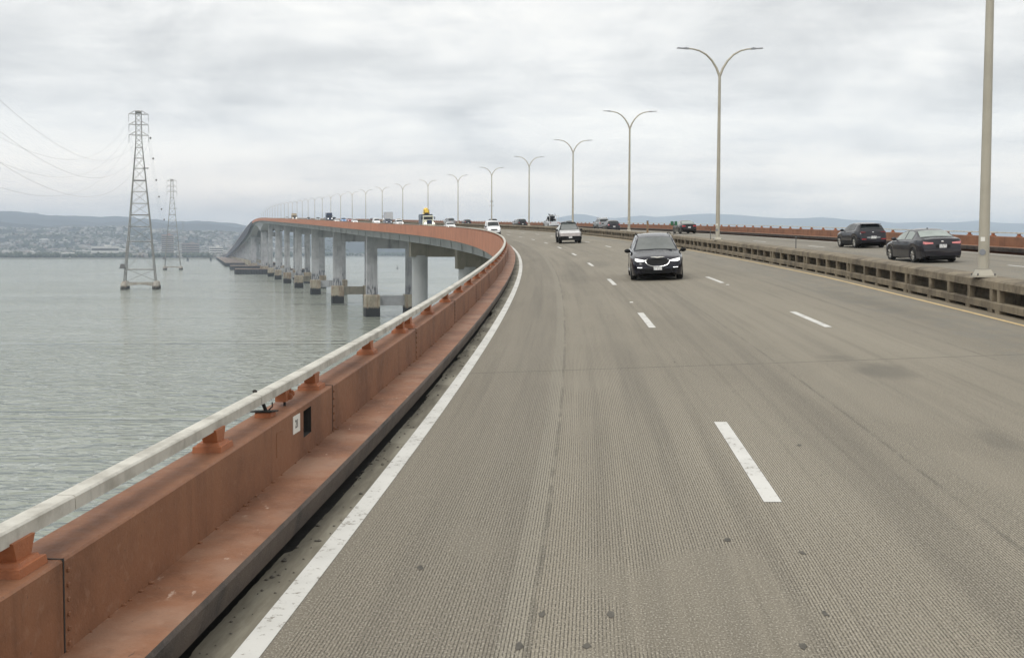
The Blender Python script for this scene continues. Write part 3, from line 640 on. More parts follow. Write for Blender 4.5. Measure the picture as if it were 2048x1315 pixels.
# ------------------------------------------------------------------ vehicles (front towards +X, standing on z = 0)
def crv(pts, x):
    return float(np.interp(x, [p[0] for p in pts], [p[1] for p in pts]))
def scrv(pts, x, r=.09):
    return sum(crv(pts, x + r * k) * w for k, w in ((-1, .22), (-.5, .18), (0, .2), (.5, .18), (1, .22)))
SPEC = {
 'minivan': dict(L=5.17, W=2.0, zb=.2, wr=.335, wb=3.09, fo=.98, roofw=.70,
   top=[(0, .50), (.05, .80), (.22, .93), (.7, 1.04), (1.22, 1.13), (2.2, 1.66), (2.75, 1.76), (3.6, 1.78), (4.6, 1.70), (4.85, 1.58), (5.1, 1.05), (5.17, .55)],
   belt=[(0, .46), (.05, .74), (.22, .86), (.7, .95), (1.22, 1.04), (3, 1.08), (4.8, 1.13), (5.1, .98), (5.17, .52)],
   plan=[(0, .66), (.1, .83), (.35, .95), (.8, .99), (1.5, 1), (4.4, 1), (5.0, .93), (5.17, .84)], ws=(1.30, 2.16), rw=(4.86, 5.04), sw=[(1.55, 2.35), (2.45, 3.45), (3.55, 4.6)], clad=.0),
 'sedan': dict(L=4.8, W=1.82, zb=.19, wr=.325, wb=2.78, fo=.95, roofw=.66,
   top=[(0, .45), (.05, .66), (.25, .76), (.8, .88), (1.3, .97), (2.1, 1.38), (2.6, 1.47), (3.2, 1.45), (3.5, 1.37), (4.12, 1.10), (4.62, 1.07), (4.74, .98), (4.8, .5)],
   belt=[(0, .42), (.05, .62), (.25, .71), (.8, .82), (1.3, .92), (3.3, .97), (4.1, 1.02), (4.62, 1.01), (4.74, .93), (4.8, .47)],
   plan=[(0, .72), (.1, .86), (.4, .96), (1, .99), (1.6, 1), (3.9, 1), (4.5, .95), (4.72, .88), (4.8, .82)], ws=(1.38, 2.06), rw=(3.46, 4.06), sw=[(1.72, 2.62), (2.72, 3.52)], clad=0),
 'crossover': dict(L=4.4, W=1.8, zb=.22, wr=.345, wb=2.65, fo=.86, roofw=.68,
   top=[(0, .5), (.05, .78), (.25, .9), (.8, 1.0), (1.2, 1.06), (1.95, 1.46), (2.5, 1.55), (3.3, 1.52), (3.78, 1.44), (4.12, 1.10), (4.3, .98), (4.4, .5)],
   belt=[(0, .46), (.05, .72), (.25, .83), (.8, .93), (1.2, .99), (3, 1.04), (3.7, 1.1), (4.12, 1.02), (4.3, .92), (4.4, .47)],
   plan=[(0, .72), (.1, .86), (.4, .96), (1, 1), (3.6, 1), (4.1, .95), (4.32, .88), (4.4, .8)], ws=(1.28, 1.9), rw=(3.80, 4.08), sw=[(1.6, 2.4), (2.5, 3.3)], clad=.42),
 'suv': dict(L=4.7, W=1.88, zb=.25, wr=.37, wb=2.75, fo=.9, roofw=.72,
   top=[(0, .55), (.05, .9), (.25, 1.02), (1.2, 1.14), (1.9, 1.6), (2.4, 1.72), (3.9, 1.7), (4.25, 1.62), (4.55, 1.15), (4.65, 1.0), (4.7, .55)],
   belt=[(0, .5), (.05, .84), (.25, .95), (1.2, 1.06), (4.3, 1.12), (4.55, 1.05), (4.65, .95), (4.7, .5)],
   plan=[(0, .74), (.1, .88), (.4, .97), (1, 1), (4.2, 1), (4.55, .94), (4.7, .86)], ws=(1.28, 1.84), rw=(4.27, 4.5), sw=[(1.6, 2.4), (2.5, 3.3), (3.4, 4.1)], clad=.4),
 'van': dict(L=4.6, W=1.83, zb=.22, wr=.33, wb=2.75, fo=.9, roofw=.80,
   top=[(0, .5), (.05, .82), (.2, .95), (.85, 1.12), (1.6, 1.74), (2.0, 1.86), (4.3, 1.86), (4.5, 1.75), (4.58, 1.0), (4.6, .5)],
   belt=[(0, .46), (.05, .76), (.2, .88), (.85, 1.03), (4.4, 1.1), (4.58, .9), (4.6, .47)],
   plan=[(0, .74), (.1, .88), (.35, .97), (.8, 1), (4.4, 1), (4.6, .95)], ws=(.92, 1.56), rw=(4.51, 4.57), sw=[(1.25, 2.05)], clad=.38),
 'pickup': dict(L=5.6, W=1.98, zb=.3, wr=.40, wb=3.5, fo=.95, roofw=.74,
   top=[(0, .6), (.05, 1.0), (.2, 1.1), (1.4, 1.2), (2.0, 1.72), (2.4, 1.84), (3.4, 1.84), (3.62, 1.75), (3.72, 1.13), (5.52, 1.13), (5.6, .6)],
   belt=[(0, .55), (.05, .93), (.2, 1.02), (1.4, 1.1), (3.6, 1.14), (3.72, 1.10), (5.52, 1.10), (5.6, .57)],
   plan=[(0, .78), (.1, .9), (.4, .98), (1, 1), (5.3, 1), (5.6, .97)], ws=(1.46, 1.95), rw=(3.64, 3.7), sw=[(1.75, 2.5), (2.6, 3.4)], clad=.42),
}
def build_car(name, spec, paint, lod=0, glass='glass', rear_glass='glass', tail='tail_red', head='headlight', rim='rim', grille=True, mirror=None, clad=None):
    q = SPEC[spec]; L, W = q['L'], q['W']; zb, R = q['zb'], q['wr']; wheels = (q['fo'], q['fo'] + q['wb'])
    root = empty(name); xo = L / 2
    clad = q['clad'] if clad is None else clad
    def ring(x):
        zr = scrv(q['top'], x, .07 if spec != 'pickup' else .03); zs = min(scrv(q['belt'], x, .07 if spec != 'pickup' else .03), zr - .03); w = W / 2 * scrv(q['plan'], x, .08)
        endl = min(1.0, min(x, L - x) / .35); b_ = zb + (1 - endl) * .12
        za = b_
        for xw in wheels:
            dx = abs(x - xw); Ra = R + .055
            if dx < Ra: za = max(za, R + math.sqrt(Ra * Ra - dx * dx) - .02)
        za = min(za, zs - .05)
        gh = max(0.0, min(1.0, (zr - zs) / .5)); wr = w * (.9 - (.9 - q['roofw']) * gh)
        return [(0, b_), (max(.2, w - .31), b_), (max(.21, w - .30), za), (w * .97, za), (w * .995, za + .3 * (zs - za)), (w, za + .62 * (zs - za)), (w * .975, zs - .03), (w * .93, zs + .012), (wr, zr - .09 * (zr - zs) - .004), (wr * .86, zr - .012), (wr * .45, zr + .012), (0, zr + .018)]
    n = 70 if lod == 0 else 30 if lod == 1 else 16
    xs = set(L * (i / n) for i in range(n + 1)) | {.03, .08, .15, L - .03, L - .09}
    if lod == 0:
        for xw in wheels: xs |= {xw + (R + .055) * math.cos(a) for a in np.linspace(0, PI, 15)}
    xs = sorted(x for x in xs if 0 <= x <= L); mb = MB(); rows = []
    for x in xs:
        h = ring(x); rows.append([(xo - x, y, z) for y, z in h] + [(xo - x, -y, z) for y, z in h[-2:0:-1]])
    b0 = len(mb.f); mb.grid(rows, 0, close=True, caps=True)
    for i, f in enumerate(mb.f):
        zc = sum(mb.v[k][2] for k in f) / len(f); yy = max(abs(mb.v[k][1]) for k in f)
        if zc < clad or (yy < W / 2 - .28 and zc < zb + .18) or zc < zb + .03: mb.m[i] = 1
    body = mb.build('body', [M['paint_' + paint] if 'paint_' + paint in M else M[paint], M['trim']], root, smooth=32)
    if lod == 0:      # dark liners so that the arches do not show the road through
        mb = MB()
        for xw in wheels: mb.box((xo - xw, 0, R + .1), (2 * R + .06, W - .62, 2 * R))
        mb.build('wheel_housing', M['trim'], root)
    # glass set a few millimetres proud of the shell
    def glass_top(x0, x1, nm, mt, wf=.93):
        g = MB(); rr = []
        for i in range(7):
            x = x0 + (x1 - x0) * i / 6; h = ring(x); dz = (ring(x + .02)[11][1] - ring(x - .02)[11][1]) / .04; nl = math.hypot(dz, 1); ox, oz = dz / nl * .012, 1 / nl * .012
            hy = [h[8], h[9], h[10], h[11]]; ys = [p[0] for p in hy][::-1]; zs_ = [p[1] for p in hy][::-1]
            rr.append([(xo - x + ox, y, float(np.interp(abs(y), ys, zs_)) + oz) for y in np.linspace(-h[8][0] * wf, h[8][0] * wf, 11)])
        g.grid(rr); return g.build(nm, M[mt], root, smooth=40)
    glass_top(*q['ws'], 'windscreen', glass)
    glass_top(*q['rw'], 'rear_window', rear_glass, .9)
    for sg in (1, -1):
        for x0, x1 in q['sw']:
            g = MB(); rr = []
            for i in range(9):
                x = x0 + (x1 - x0) * i / 8; h = ring(x); p0, p1 = Vector((h[7][0], h[7][1])), Vector((h[8][0], h[8][1])); nv = Vector((p1.y - p0.y, p0.x - p1.x)).normalized() * .008
                rr.append([(xo - x, sg * (p.x + nv.x), p.y + nv.y) for p in (p0.lerp(p1, .08), p0.lerp(p1, .5), p0.lerp(p1, .90))])
            g.grid(rr); g.build('side_window', M[glass if glass != 'glass_grey' else 'glass'], root, smooth=40)
    # wheels
    for xw in wheels:
        for sg in (1, -1):
            yc = sg * (W / 2 - .125); mb = MB()
            prof = [(R * .62, -.115), (R * .93, -.115), (R, -.08), (R, .08), (R * .93, .115), (R * .62, .11)]
            k = 28 if lod == 0 else 14
            mb.grid([[(xo - xw + r * math.cos(2 * PI * j / k), yc + sg * dy, R + r * math.sin(2 * PI * j / k)) for r, dy in prof] for j in range(k + 1)])
            wh = mb.build('wheel', M['tyre'], root, smooth=50)
            mb = MB(); mb.cyl((xo - xw, yc + sg * .03, R), R * .64, .06, k, 1, 'y'); 
            for j in range(7 if lod == 0 else 0):
                a = 2 * PI * j / 7; c_, s_ = math.cos(a), math.sin(a)
                mb.tube([(xo - xw + .04 * c_, yc + sg * .09, R + .04 * s_), (xo - xw + R * .62 * c_, yc + sg * .10, R + R * .62 * s_)], .034, 5, 0)
            if lod == 0: mb.cyl((xo - xw, yc + sg * .085, R), .05, .05, 10, 0, 'y'); mb.grid([[(xo - xw + r * math.cos(2 * PI * j / k), yc + sg * .10, R + r * math.sin(2 * PI * j / k)) for r in (R * .57, R * .66)] for j in range(k + 1)], 0)
            mb.build('rim', [M[rim], M['trim'] if lod == 0 else M[rim]], wh)
    if lod < 2:
        for sg in (1, -1):
            x = q['ws'][0] + .38; h = ring(x); mb = MB(); mb.ball((xo - x, sg * (h[7][0] + .15), h[7][1] + .07), .12, 8, 0, (.55, 1.05, .72)); mb.tube([(xo - x - .02, sg * (h[7][0] - .02), h[7][1] + .0), (xo - x, sg * (h[7][0] + .12), h[7][1] + .05)], .03, 6)
            mb.build('mirror', M[mirror or 'trim'], root, smooth=60)
    def on_front(y, z):      # x where the nose meets height z at half width y
        for x in np.linspace(0, 1.0, 200):
            h = ring(x); hw = float(np.interp(z, [h[3][1], h[4][1], h[5][1], h[6][1], h[7][1]], [h[3][0], h[4][0], h[5][0], h[6][0], h[7][0]]))
            if abs(y) <= hw and z <= h[11][1]: return xo - x
        return xo - .3
    def on_rear(y, z):
        for x in np.linspace(0, 1.2, 240):
            h = ring(L - x); hw = float(np.interp(z, [h[3][1], h[4][1], h[5][1], h[6][1], h[7][1]], [h[3][0], h[4][0], h[5][0], h[6][0], h[7][0]]))
            if abs(y) <= hw and z <= h[11][1]: return -xo + x
        return -xo + .3
    root['_f'] = 0
    return root, dict(ring=ring, front=on_front, rear=on_rear, xo=xo, L=L, W=W, R=R, H=max(p[1] for p in q['top']))
def strip(root, name, mat, fn, pts, depth=.014, thick=True):
    """lamp or trim laid along the nose or tail: pts = list of (y, z_low, z_high)"""
    mb = MB(); sgn = 1 if fn.__name__ == 'on_front' else -1
    outer = [[(fn(y, z) + sgn * depth, y, z) for z in (a, (a + b) / 2, b)] for y, a, b in pts]
    back = [[(x - sgn * (depth + .05), y, z) for x, y, z in r] for r in outer]
    mb.grid(outer)
    rim_o = [r[0] for r in outer] + [r[-1] for r in outer[::-1]]; rim_b = [r[0] for r in back] + [r[-1] for r in back[::-1]]
    mb.grid([rim_o + rim_o[:1], rim_b + rim_b[:1]]); return mb.build(name, M[mat], root, smooth=50)
def plate(root, x, z, y=0, tilt=0): 
    mb = MB(); mb.box((0, 0, 0), (.012, .31, .16)); o = mb.build('licence_plate', M['plate'], root); o.location = (x, y, z); return o
def place(root, s, t, flip, label, cat, group=None, yaw=0):
    root.matrix_world = frame_at(s, t, .003, flip) @ Matrix.Rotation(yaw, 4, 'Z') @ Matrix.Diagonal((*root.scale, 1)); tag(root, label, cat, group)
    if '_f' in root: del root['_f']
VG = 'vehicles on the bridge'
# --- dark minivan coming towards the camera
r, c = build_car('minivan', 'minivan', 'navy', 0, glass='glass_grey', rim='rim_dark')
for sg in (1, -1):
    strip(r, 'headlight', 'headlight', c['front'], [(sg * y, a, b) for y, a, b in ((.46, .765, .80), (.60, .745, .835), (.76, .75, .87), (.84, .79, .885))], .02)
    strip(r, 'fog_lamp', 'lamp_on', c['front'], [(sg * .58, .512, .528), (sg * .68, .515, .532), (sg * .76, .518, .535)], .02)
    strip(r, 'bumper_vent', 'trim', c['front'], [(sg * .52, .38, .49), (sg * .66, .38, .50), (sg * .80, .40, .50)], .012)
    mb = MB(); mb.box((c['xo'] - 2.9, sg * (c['W'] / 2 + .005), .33), (2.1, .02, .05)); mb.build('side_trim', M['chrome'], r)
strip(r, 'grille', 'trim', c['front'], [(y, a, b) for y, a, b in ((-.46, .78, .82), (-.40, .66, .84), (-.25, .58, .86), (0, .56, .865), (.25, .58, .86), (.40, .66, .84), (.46, .78, .82))], .014)
mb = MB(); pts = [(-.37, .845), (-.45, .80), (-.44, .72), (-.36, .625), (-.2, .57), (0, .56), (.2, .57), (.36, .625), (.44, .72), (.45, .80), (.37, .845)]
mb.tube([(c['front'](y, z) + .03, y, z) for y, z in pts], .014, 7); mb.build('grille_surround', M['chrome'], r, smooth=50)
mb = MB()
for sg in (1, -1): mb.tube([(c['front'](0, .79) + .035, 0, .785), (c['front'](.1, .8) + .035, sg * .08, .80), (c['front'](.22, .8) + .035, sg * .23, .803)], [.022, .02, .008], 7)
mb.build('winged_emblem', M['chrome'], r, smooth=50)
plate(r, c['front'](0, .5) + .03, .50); r.children[-1].scale = (1, 1.1, 1.15)
r.children[-1].data.materials[0] = M['plate_white']
strip(r, 'lower_intake', 'trim', c['front'], [(y, .30, .47) for y in (-.5, -.25, 0, .25, .5)], .010)
mb = MB(); mb.box((c['xo'] - 2.25, 0, 1.60), (.10, .26, .07), 0, Matrix.Identity(4)); mb.build('mirror_housing', M['trim'], r)
mb = MB()
for y0 in (-.1, .62): mb.tube([(c['xo'] - 1.24, y0, 1.155), (c['xo'] - 1.33, y0 - .55, 1.185)], .014, 5)
mb.build('wiper', M['trim'], r)
for sg in (1, -1):
    mb = MB(); mb.tube([(c['xo'] - 2.6, sg * .66, 1.77), (c['xo'] - 2.9, sg * .66, 1.81), (c['xo'] - 4.4, sg * .66, 1.79), (c['xo'] - 4.6, sg * .66, 1.74)], .018, 6); mb.build('roof_rail', M['trim'], r)
r.scale = (1, .965, .93)
place(r, 42.9, 5.26, True, 'dark navy minivan with lit headlamps and chrome winged grille driving towards the camera', 'minivan', VG, -.055)
# --- angular stainless pickup
def angular_pickup():
    r = empty('pickup_truck'); L = 5.6; xo = L / 2
    X = lambda x: xo - x
    mb = MB()
    P_ = dict(nt=(.30, .86, .93), nb=(.12, .86, .66), bt=(.42, .985, .96), bb=(.40, .985, .55), cw=(1.2, .84, 1.20), cb=(1.45, .985, 1.08), ap=(2.55, .66, 1.79), sh=(2.8, .985, 1.16), tr=(5.45, .78, 1.33), ts=(5.45, .97, 1.22), tb=(5.58, .95, .60))
    def V(k, sg): x, y, z = P_[k]; return (X(x), sg * y, z)
    def two(keys, m):
        for sg in (1, -1): mb.face([V(k, sg) for k in keys], m)
    mb.face([V('nb', 1), V('nb', -1), V('nt', -1), V('nt', 1)], 1)
    mb.face([V('nt', 1), V('nt', -1), V('cw', -1), V('cw', 1)], 0)
    mb.face([V('cw', 1), V('cw', -1), V('ap', -1), V('ap', 1)], 2)
    mb.face([V('ap', 1), V('ap', -1), V('tr', -1), V('tr', 1)], 2)
    mb.face([V('tr', 1), V('tr', -1), V('ts', -1), V('tb', -1), V('tb', 1), V('ts', 1)], 0)
    two(['nt', 'bt', 'cb', 'cw'], 0); two(['nb', 'bb', 'bt', 'nt'], 1); two(['cw', 'cb', 'sh', 'ap'], 3); two(['ap', 'sh', 'ts', 'tr'], 0)
    two(['bb', 'tb', 'ts', 'sh', 'cb', 'bt'], 0)
    mb.face([V('nb', 1), V('bb', 1), V('tb', 1), V('tb', -1), V('bb', -1), V('nb', -1)], 4)
    mb.build('body', [M['stainless'], M['stainless_dark'], M['trim'], M['paint_midgrey'], M['trim']], r)
    def lerp(a, b, u): return Vector(a).lerp(Vector(b), u)
    mb = MB(); a0, a1, b0, b1 = V('cw', 1), V('cw', -1), V('ap', 1), V('ap', -1); off = Vector((.006, 0, .012))
    mb.face([lerp(lerp(a0, b0, u), lerp(a1, b1, u), v) + off for u, v in ((.03, .035), (.03, .965), (.93, .96), (.93, .04))]); mb.build('windscreen', M['glass_grey'], r)
    for sg in (1, -1):
        mb = MB(); cw, cb, sh, ap = (Vector(V(k, sg)) for k in ('cw', 'cb', 'sh', 'ap')); o_ = Vector((0, sg * .012, .008))
        mb.face([p + o_ for p in (cw.lerp(cb, .6).lerp(ap, .08), cb.lerp(sh, .15).lerp(ap, .08), cb.lerp(sh, .93).lerp(ap, .08), sh.lerp(ap, .86), cw.lerp(ap, .80))]); mb.build('side_window', M['glass_pale'], r)
        mb = MB(); mb.box((X(1.75), sg * 1.10, 1.20), (.10, .22, .16), 0, top=(.9, .9)); mb.box((X(1.75), sg * .98, 1.15), (.05, .12, .04)); mb.build('mirror', M['trim'], r)
        mb = MB(); mb.box((X(.30), sg * .78, .60), (.12, .15, .05)); mb.build('headlight', M['headlight'], r)
        for xw in (.98, 4.72):
            mb = MB(); mb.grid([[(X(xw) + rr * math.cos(a), sg * yy, .44 + rr * math.sin(a)) for rr, yy in ((.43, .90), (.50, 1.03), (.62, 1.01), (.64, .95))] for a in np.linspace(-.1, PI + .1, 9)]); mb.build('wheel_arch', M['trim'], r)
            mb = MB(); k = 24; prof = [(.25, -.14), (.41, -.14), (.44, -.1), (.44, .1), (.41, .14), (.25, .13)]
            mb.grid([[(X(xw) + rr * math.cos(2 * PI * j / k), sg * (.86 + dy), .44 + rr * math.sin(2 * PI * j / k)) for rr, dy in prof] for j in range(k + 1)]); w = mb.build('wheel', M['tyre'], r, smooth=50)
            mb = MB(); mb.cyl((X(xw), sg * .90, .44), .29, .14, 7, 0, 'y'); mb.build('rim', M['rim_dark'], w)
    mb = MB(); mb.box((X(.32), 0, .47), (.5, 1.74, .34), 0, top=(.9, 1.0)); mb.box((X(2.8), 0, .46), (4.6, 1.4, .3)); mb.build('bumper', M['trim'], r)
    mb = MB(); mb.box((X(.325), 0, 1.0), (.03, 1.64, .022)); mb.build('light_bar', M['headlight'], r)
    mb = MB(); mb.box((X(2.5), 0, 1.835), (.16, 1.30, .07)); mb.build('roof_lamp_bar', M['trim'], r)
    plate(r, X(.05), .56)
    return r
r = angular_pickup(); r.scale = (1, .97, .96); place(r, 97.9, 5.35, True, 'angular stainless steel pickup with black roof bar coming towards the camera', 'pickup truck', VG, -.03)
# --- grey sedan driving away
r, c = build_car('sedan', 'sedan', 'grey', 0, glass='glass_pale', rear_glass='glass_pale', rim='rim', mirror='paint_grey')
for sg in (1, -1):
    strip(r, 'tail_light', 'tail_pink', c['rear'], [(sg * y, a, b) for y, a, b in ((.40, .84, .90), (.58, .83, .915), (.74, .82, .93), (.80, .83, .94))], .016)
    strip(r, 'headlight', 'glass_pale', c['front'], [(sg * .5, .58, .66), (sg * .7, .6, .7), (sg * .8, .62, .72)], .012)
strip(r, 'boot_recess', 'trim', c['rear'], [(y, .66, .80) for y in (-.30, 0, .30)], .008)
plate(r, c['rear'](0, .74) - .02, .735); 
mb = MB(); mb.ball((c['rear'](0, .93) - .01, 0, .93), .05, 10, 0, (.3, 1.2, .8)); mb.build('badge', M['chrome'], r)
mb = MB(); mb.tube([(c['rear'](.2, .96) + .03, y, .985 - .02 * abs(y)) for y in (-.55, -.3, 0, .3, .55)], .012, 6); mb.build('boot_edge', M['paint_grey'], r)
mb = MB(); mb.ball((.55 - 1.2, 0, 1.47), .05, 8, 0, (1.6, .6, .9)); mb.build('roof_aerial', M['trim'], r)
mb = MB(); mb.box((c['rear'](0, .3) + .1, 0, .25), (.1, 1.1, .12)); mb.build('rear_valance', M['trim'], r)
mb = MB(); mb.cyl((c['rear'](0, .3) + .1, -.55, .2), .035, .2, 8, 0, 'x'); mb.build('exhaust_pipe', M['chrome'], r)
for sg in (1, -1):
    mb = MB()
    for x in (2.0, 2.95): mb.box((c['xo'] - x, sg * c['W'] / 2 * 1.003, .86), (.18, .025, .03))
    mb.build('door_handle', M['paint_grey'], r)
r.scale = (1, 1, .97)
place(r, 49.3, 17.72, False, 'dark grey sedan with pale red tail lamps driving away, nearest car on the far carriageway', 'sedan', VG, .03)
# --- charcoal crossover driving away
r, c = build_car('crossover', 'crossover', 'charcoal', 0, rim='rim')
for sg in (1, -1):
    strip(r, 'tail_light', 'tail_dark', c['rear'], [(sg * y, a, b) for y, a, b in ((.45, .96, 1.0), (.62, .95, 1.02), (.74, .94, 1.03))], .016)
    strip(r, 'reflector', 'tail_red', c['rear'], [(sg * .45, .53, .58), (sg * .6, .53, .585), (sg * .72, .54, .59)], .014)
    strip(r, 'headlight', 'glass_pale', c['front'], [(sg * .5, .70, .76), (sg * .7, .72, .80)], .012)
strip(r, 'plate_surround', 'paint_midgrey', c['rear'], [(y, .60 + .1 * max(0, abs(y) - .2), .72 - .06 * abs(y)) for y in (-.4, -.2, 0, .2, .4)], .008)
plate(r, c['rear'](0, .66) - .025, .665)
mb = MB(); mb.box((c['xo'] - 3.82, 0, 1.475), (.34, 1.16, .03)); mb.build('roof_spoiler', M['paint_charcoal'], r)
mb = MB(); mb.ball((c['rear'](0, .98) - .005, 0, .97), .05, 8, 0, (.3, 1.1, .8)); mb.build('badge', M['chrome'], r)
r.scale = (1, 1, .97)
place(r, 68.0, 20.95, False, 'dark charcoal crossover driving away in the lane by the far red parapet', 'crossover', VG, .03)
# --- smaller vehicles
def simple(name, spec, paint, s, t, flip, label, cat, lod=1, yaw=0, **k):
    r, c = build_car(name, spec, paint, lod, **{a: b for a, b in k.items() if a in ('glass', 'rear_glass', 'rim', 'mirror')})
    z = {'sedan': .66, 'crossover': .76, 'suv': .86, 'van': .78, 'pickup': .95, 'minivan': .80}[spec]
    for sg in (1, -1):
        strip(r, 'headlight', k.get('head', 'headlight'), c['front'], [(sg * .5, z - .06, z + .04), (sg * .66, z - .06, z + .06), (sg * .76, z - .04, z + .07)], .02)
        zz = {'sedan': .86, 'crossover': .95, 'suv': 1.0, 'van': .95, 'pickup': .92, 'minivan': .95}[spec]
        strip(r, 'tail_light', k.get('tail', 'tail_red'), c['rear'], [(sg * (.42 if spec == 'sedan' else .62), zz - .06, zz + .06), (sg * .66, zz - .07, zz + .07), (sg * .78, zz - .08, zz + .08)], .02)
    if lod < 2:
        plate(r, (c['front'](0, .5) + .02) if flip else (c['rear'](0, .7) - .02), .5 if flip else .72)
        strip(r, 'grille', 'trim', c['front'], [(y, z - .16, z - .02) for y in (-.4, 0, .4)], .012)
    place(r, s, t, flip, label, cat, VG, yaw); return r, c
simple('sedan', 'sedan', 'black', 123, 21.4, False, 'black sedan with bright red tail lamps driving away beside the far parapet', 'sedan', tail='tail_red', glass='glass_pale', rear_glass='glass_pale')
simple('crossover', 'crossover', 'charcoal', 146, 17.5, False, 'low charcoal crossover seen from behind over the median, overlapping a taller one', 'crossover', glass='glass', rear_glass='glass')
r, c = simple('suv', 'suv', 'midgrey', 168, 20.9, False, 'grey utility vehicle with roof rack half hidden behind a low charcoal crossover', 'suv', glass='glass')
mb = MB()
for y in (-.6, .6): mb.box((-.4, y, 1.80), (1.9, .05, .05)); mb.box((.3, y, 1.75), (.05, .05, .12)); mb.box((-1.1, y, 1.75), (.05, .05, .12))
mb.box((.1, 0, 1.8), (.05, 1.2, .04)); mb.box((-.9, 0, 1.8), (.05, 1.2, .04)); mb.build('roof_rack', M['chrome'], r)
simple('van', 'van', 'white', 147, 1.8, True, 'white delivery van coming round the bend beside the left parapet', 'van', glass='glass', clad=.4)
simple('sedan', 'sedan', 'white', 207, 1.8, True, 'white sedan partly hidden behind the left parapet ahead of the white truck', 'sedan')
# white truck with yellow machine
def big_truck(name, paint, s, t, flip, label, cat, load=None):
    r = empty(name); mb = MB()
    mb.box((2.2, 0, 1.35), (1.7, 1.9, 1.1), 0, top=(.9, .82)); mb.box((.75, 0, 1.75), (1.5, 2.3, 2.0), 0, top=(.86, .92)); mb.box((3.1, 0, .72), (.25, 2.35, .4), 0); mb.build('cab', M['paint_' + paint], r)
    mb = MB(); mb.box((1.42, 0, 2.2), (.06, 1.9, .62), 0, Matrix.Identity(4)); mb.build('windscreen', M['glass'], r)
    mb = MB(); mb.box((3.07, 0, 1.38), (.06, 1.05, .85)); mb.build('grille', M['paint_dblue'], r)
    for sg in (1, -1):
        mb = MB(); mb.box((3.06, sg * .82, 1.15), (.08, .32, .28)); mb.build('headlight', M['lamp_on'], r)
        mb = MB(); mb.box((1.35, sg * 1.42, 2.2), (.1, .16, .55)); mb.box((1.3, sg * 1.28, 2.4), (.04, .3, .04)); mb.build('mirror', M['trim'], r)
        mb = MB(); mb.box((.8, sg * 1.13, 2.25), (.8, .05, .6)); mb.build('side_window', M['glass'], r)
        mb = MB(); mb.box((2.3, sg * 1.05, 1.0), (1.3, .4, .35), 0, top=(.7, 1)); mb.build('fender', M['paint_' + paint], r)
        for x in (2.3, -2.4, -3.7):
            mb = MB(); mb.cyl((x, sg * 1.02, .52), .52, .32, 18, 0, 'y'); w = mb.build('wheel', M['tyre'], r)
            mb = MB(); mb.cyl((x, sg * 1.16, .52), .3, .08, 12, 0, 'y'); mb.build('rim', M['rim'], w)
    mb = MB(); mb.box((-1.0, 0, .85), (7.4, .9, .3)); mb.build('chassis', M['trim'], r)
    if load == 'machine':
        mb = MB(); mb.box((-2.4, 0, 1.9), (4.6, 2.4, 1.9), 0); mb.box((-2.3, 0, 2.9), (4.4, 2.3, .25), 0); mb.build('body', M['paint_dblue'], r)
        mb = MB(); mb.box((-.7, 0, 2.92), (.5, 2.55, .12)); mb.build('header_board', M['trim'], r)
    else:
        mb = MB(); mb.box((-2.3, 0, 2.35), (5.0, 2.5, 2.7), 0); mb.build('box', M[load], r)
        mb = MB(); mb.box((-4.82, 0, 2.35), (.03, 2.3, 2.5)); mb.build('rear_door', M[load], r)
    place(r, s, t, flip, label, cat, VG); return r
tr = big_truck('work_truck', 'cream', 240, 1.9, True, 'white conventional truck facing the camera with a yellow machine on top', 'truck', 'machine')
yb = empty('yellow_machine', tr.matrix_world @ Matrix.Translation((-1.6, 0, 3.03)))
mb = MB(); mb.box((0, 0, .45), (2.0, 1.35, .9), 0, top=(.8, .8)); mb.build('hood', M['paint_yellow'], yb)
mb = MB(); mb.ball((0, 0, .85), .62, 10, 0, (1.3, 1, .95)); mb.build('bucket', M['paint_yellow'], yb, smooth=50)
mb = MB(); mb.box((.95, 0, .18), (.2, .9, .3)); mb.box((.95, .55, .5), (.08, .08, 1.0)); mb.box((.95, -.55, .5), (.08, .08, 1.0)); mb.build('bracket', M['trim'], yb)
tag(yb, 'rounded yellow machine riding on top of the white truck', 'machine')
r, c = simple('pickup_truck', 'pickup', 'white', 283, 1.9, True, 'white pickup with a beacon coming towards the camera past a dark truck', 'pickup truck')
mb = MB(); mb.box((.2, 0, 1.92), (.25, .9, .12)); mb.box((-.6, .5, 1.95), (.1, .1, .35)); mb.build('beacon', M['paint_tan'], r)
def rack_pickup():
    r, c = simple('pickup_truck', 'pickup', 'silver', 205, 20.6, False, 'silver white pickup with piled tools and a ladder rack driving away', 'pickup truck')
    mb = MB(); x0, x1 = -.9, -2.7
    for x in (x0, x1):
        for y in (-.85, .85): mb.box((x, y, 1.65), (.06, .06, 1.1))
        mb.box((x, 0, 2.2), (.06, 1.76, .06))
    for y in (-.85, .85): mb.box(((x0 + x1) / 2, y, 2.2), (1.86, .06, .06))
    mb.build('rack', M['paint_white'], r)
    return r
rk = rack_pickup()
ld = tag(empty('tool_load', rk.matrix_world @ Matrix.Translation((-1.7, .1, 1.14))), 'dark jumble of tools and tanks piled in the silver pickup bed', 'load'); mb = MB(); rn = random.Random(5)
for k in range(16): mb.box((rn.uniform(-.7, .7), rn.uniform(-.1, .75), rn.uniform(.15, 1.0)), (rn.uniform(.2, .5), rn.uniform(.15, .4), rn.uniform(.2, .6)), 0, Matrix.Rotation(rn.uniform(-.3, .3), 4, 'X'))
for k in range(7): mb.tube([(rn.uniform(-.7, .7), rn.uniform(-.6, .7), .3), (rn.uniform(-.7, .7), rn.uniform(-.7, .8), rn.uniform(1.1, 1.5))], .035, 5)
mb.build('tools', M['trim'], ld)
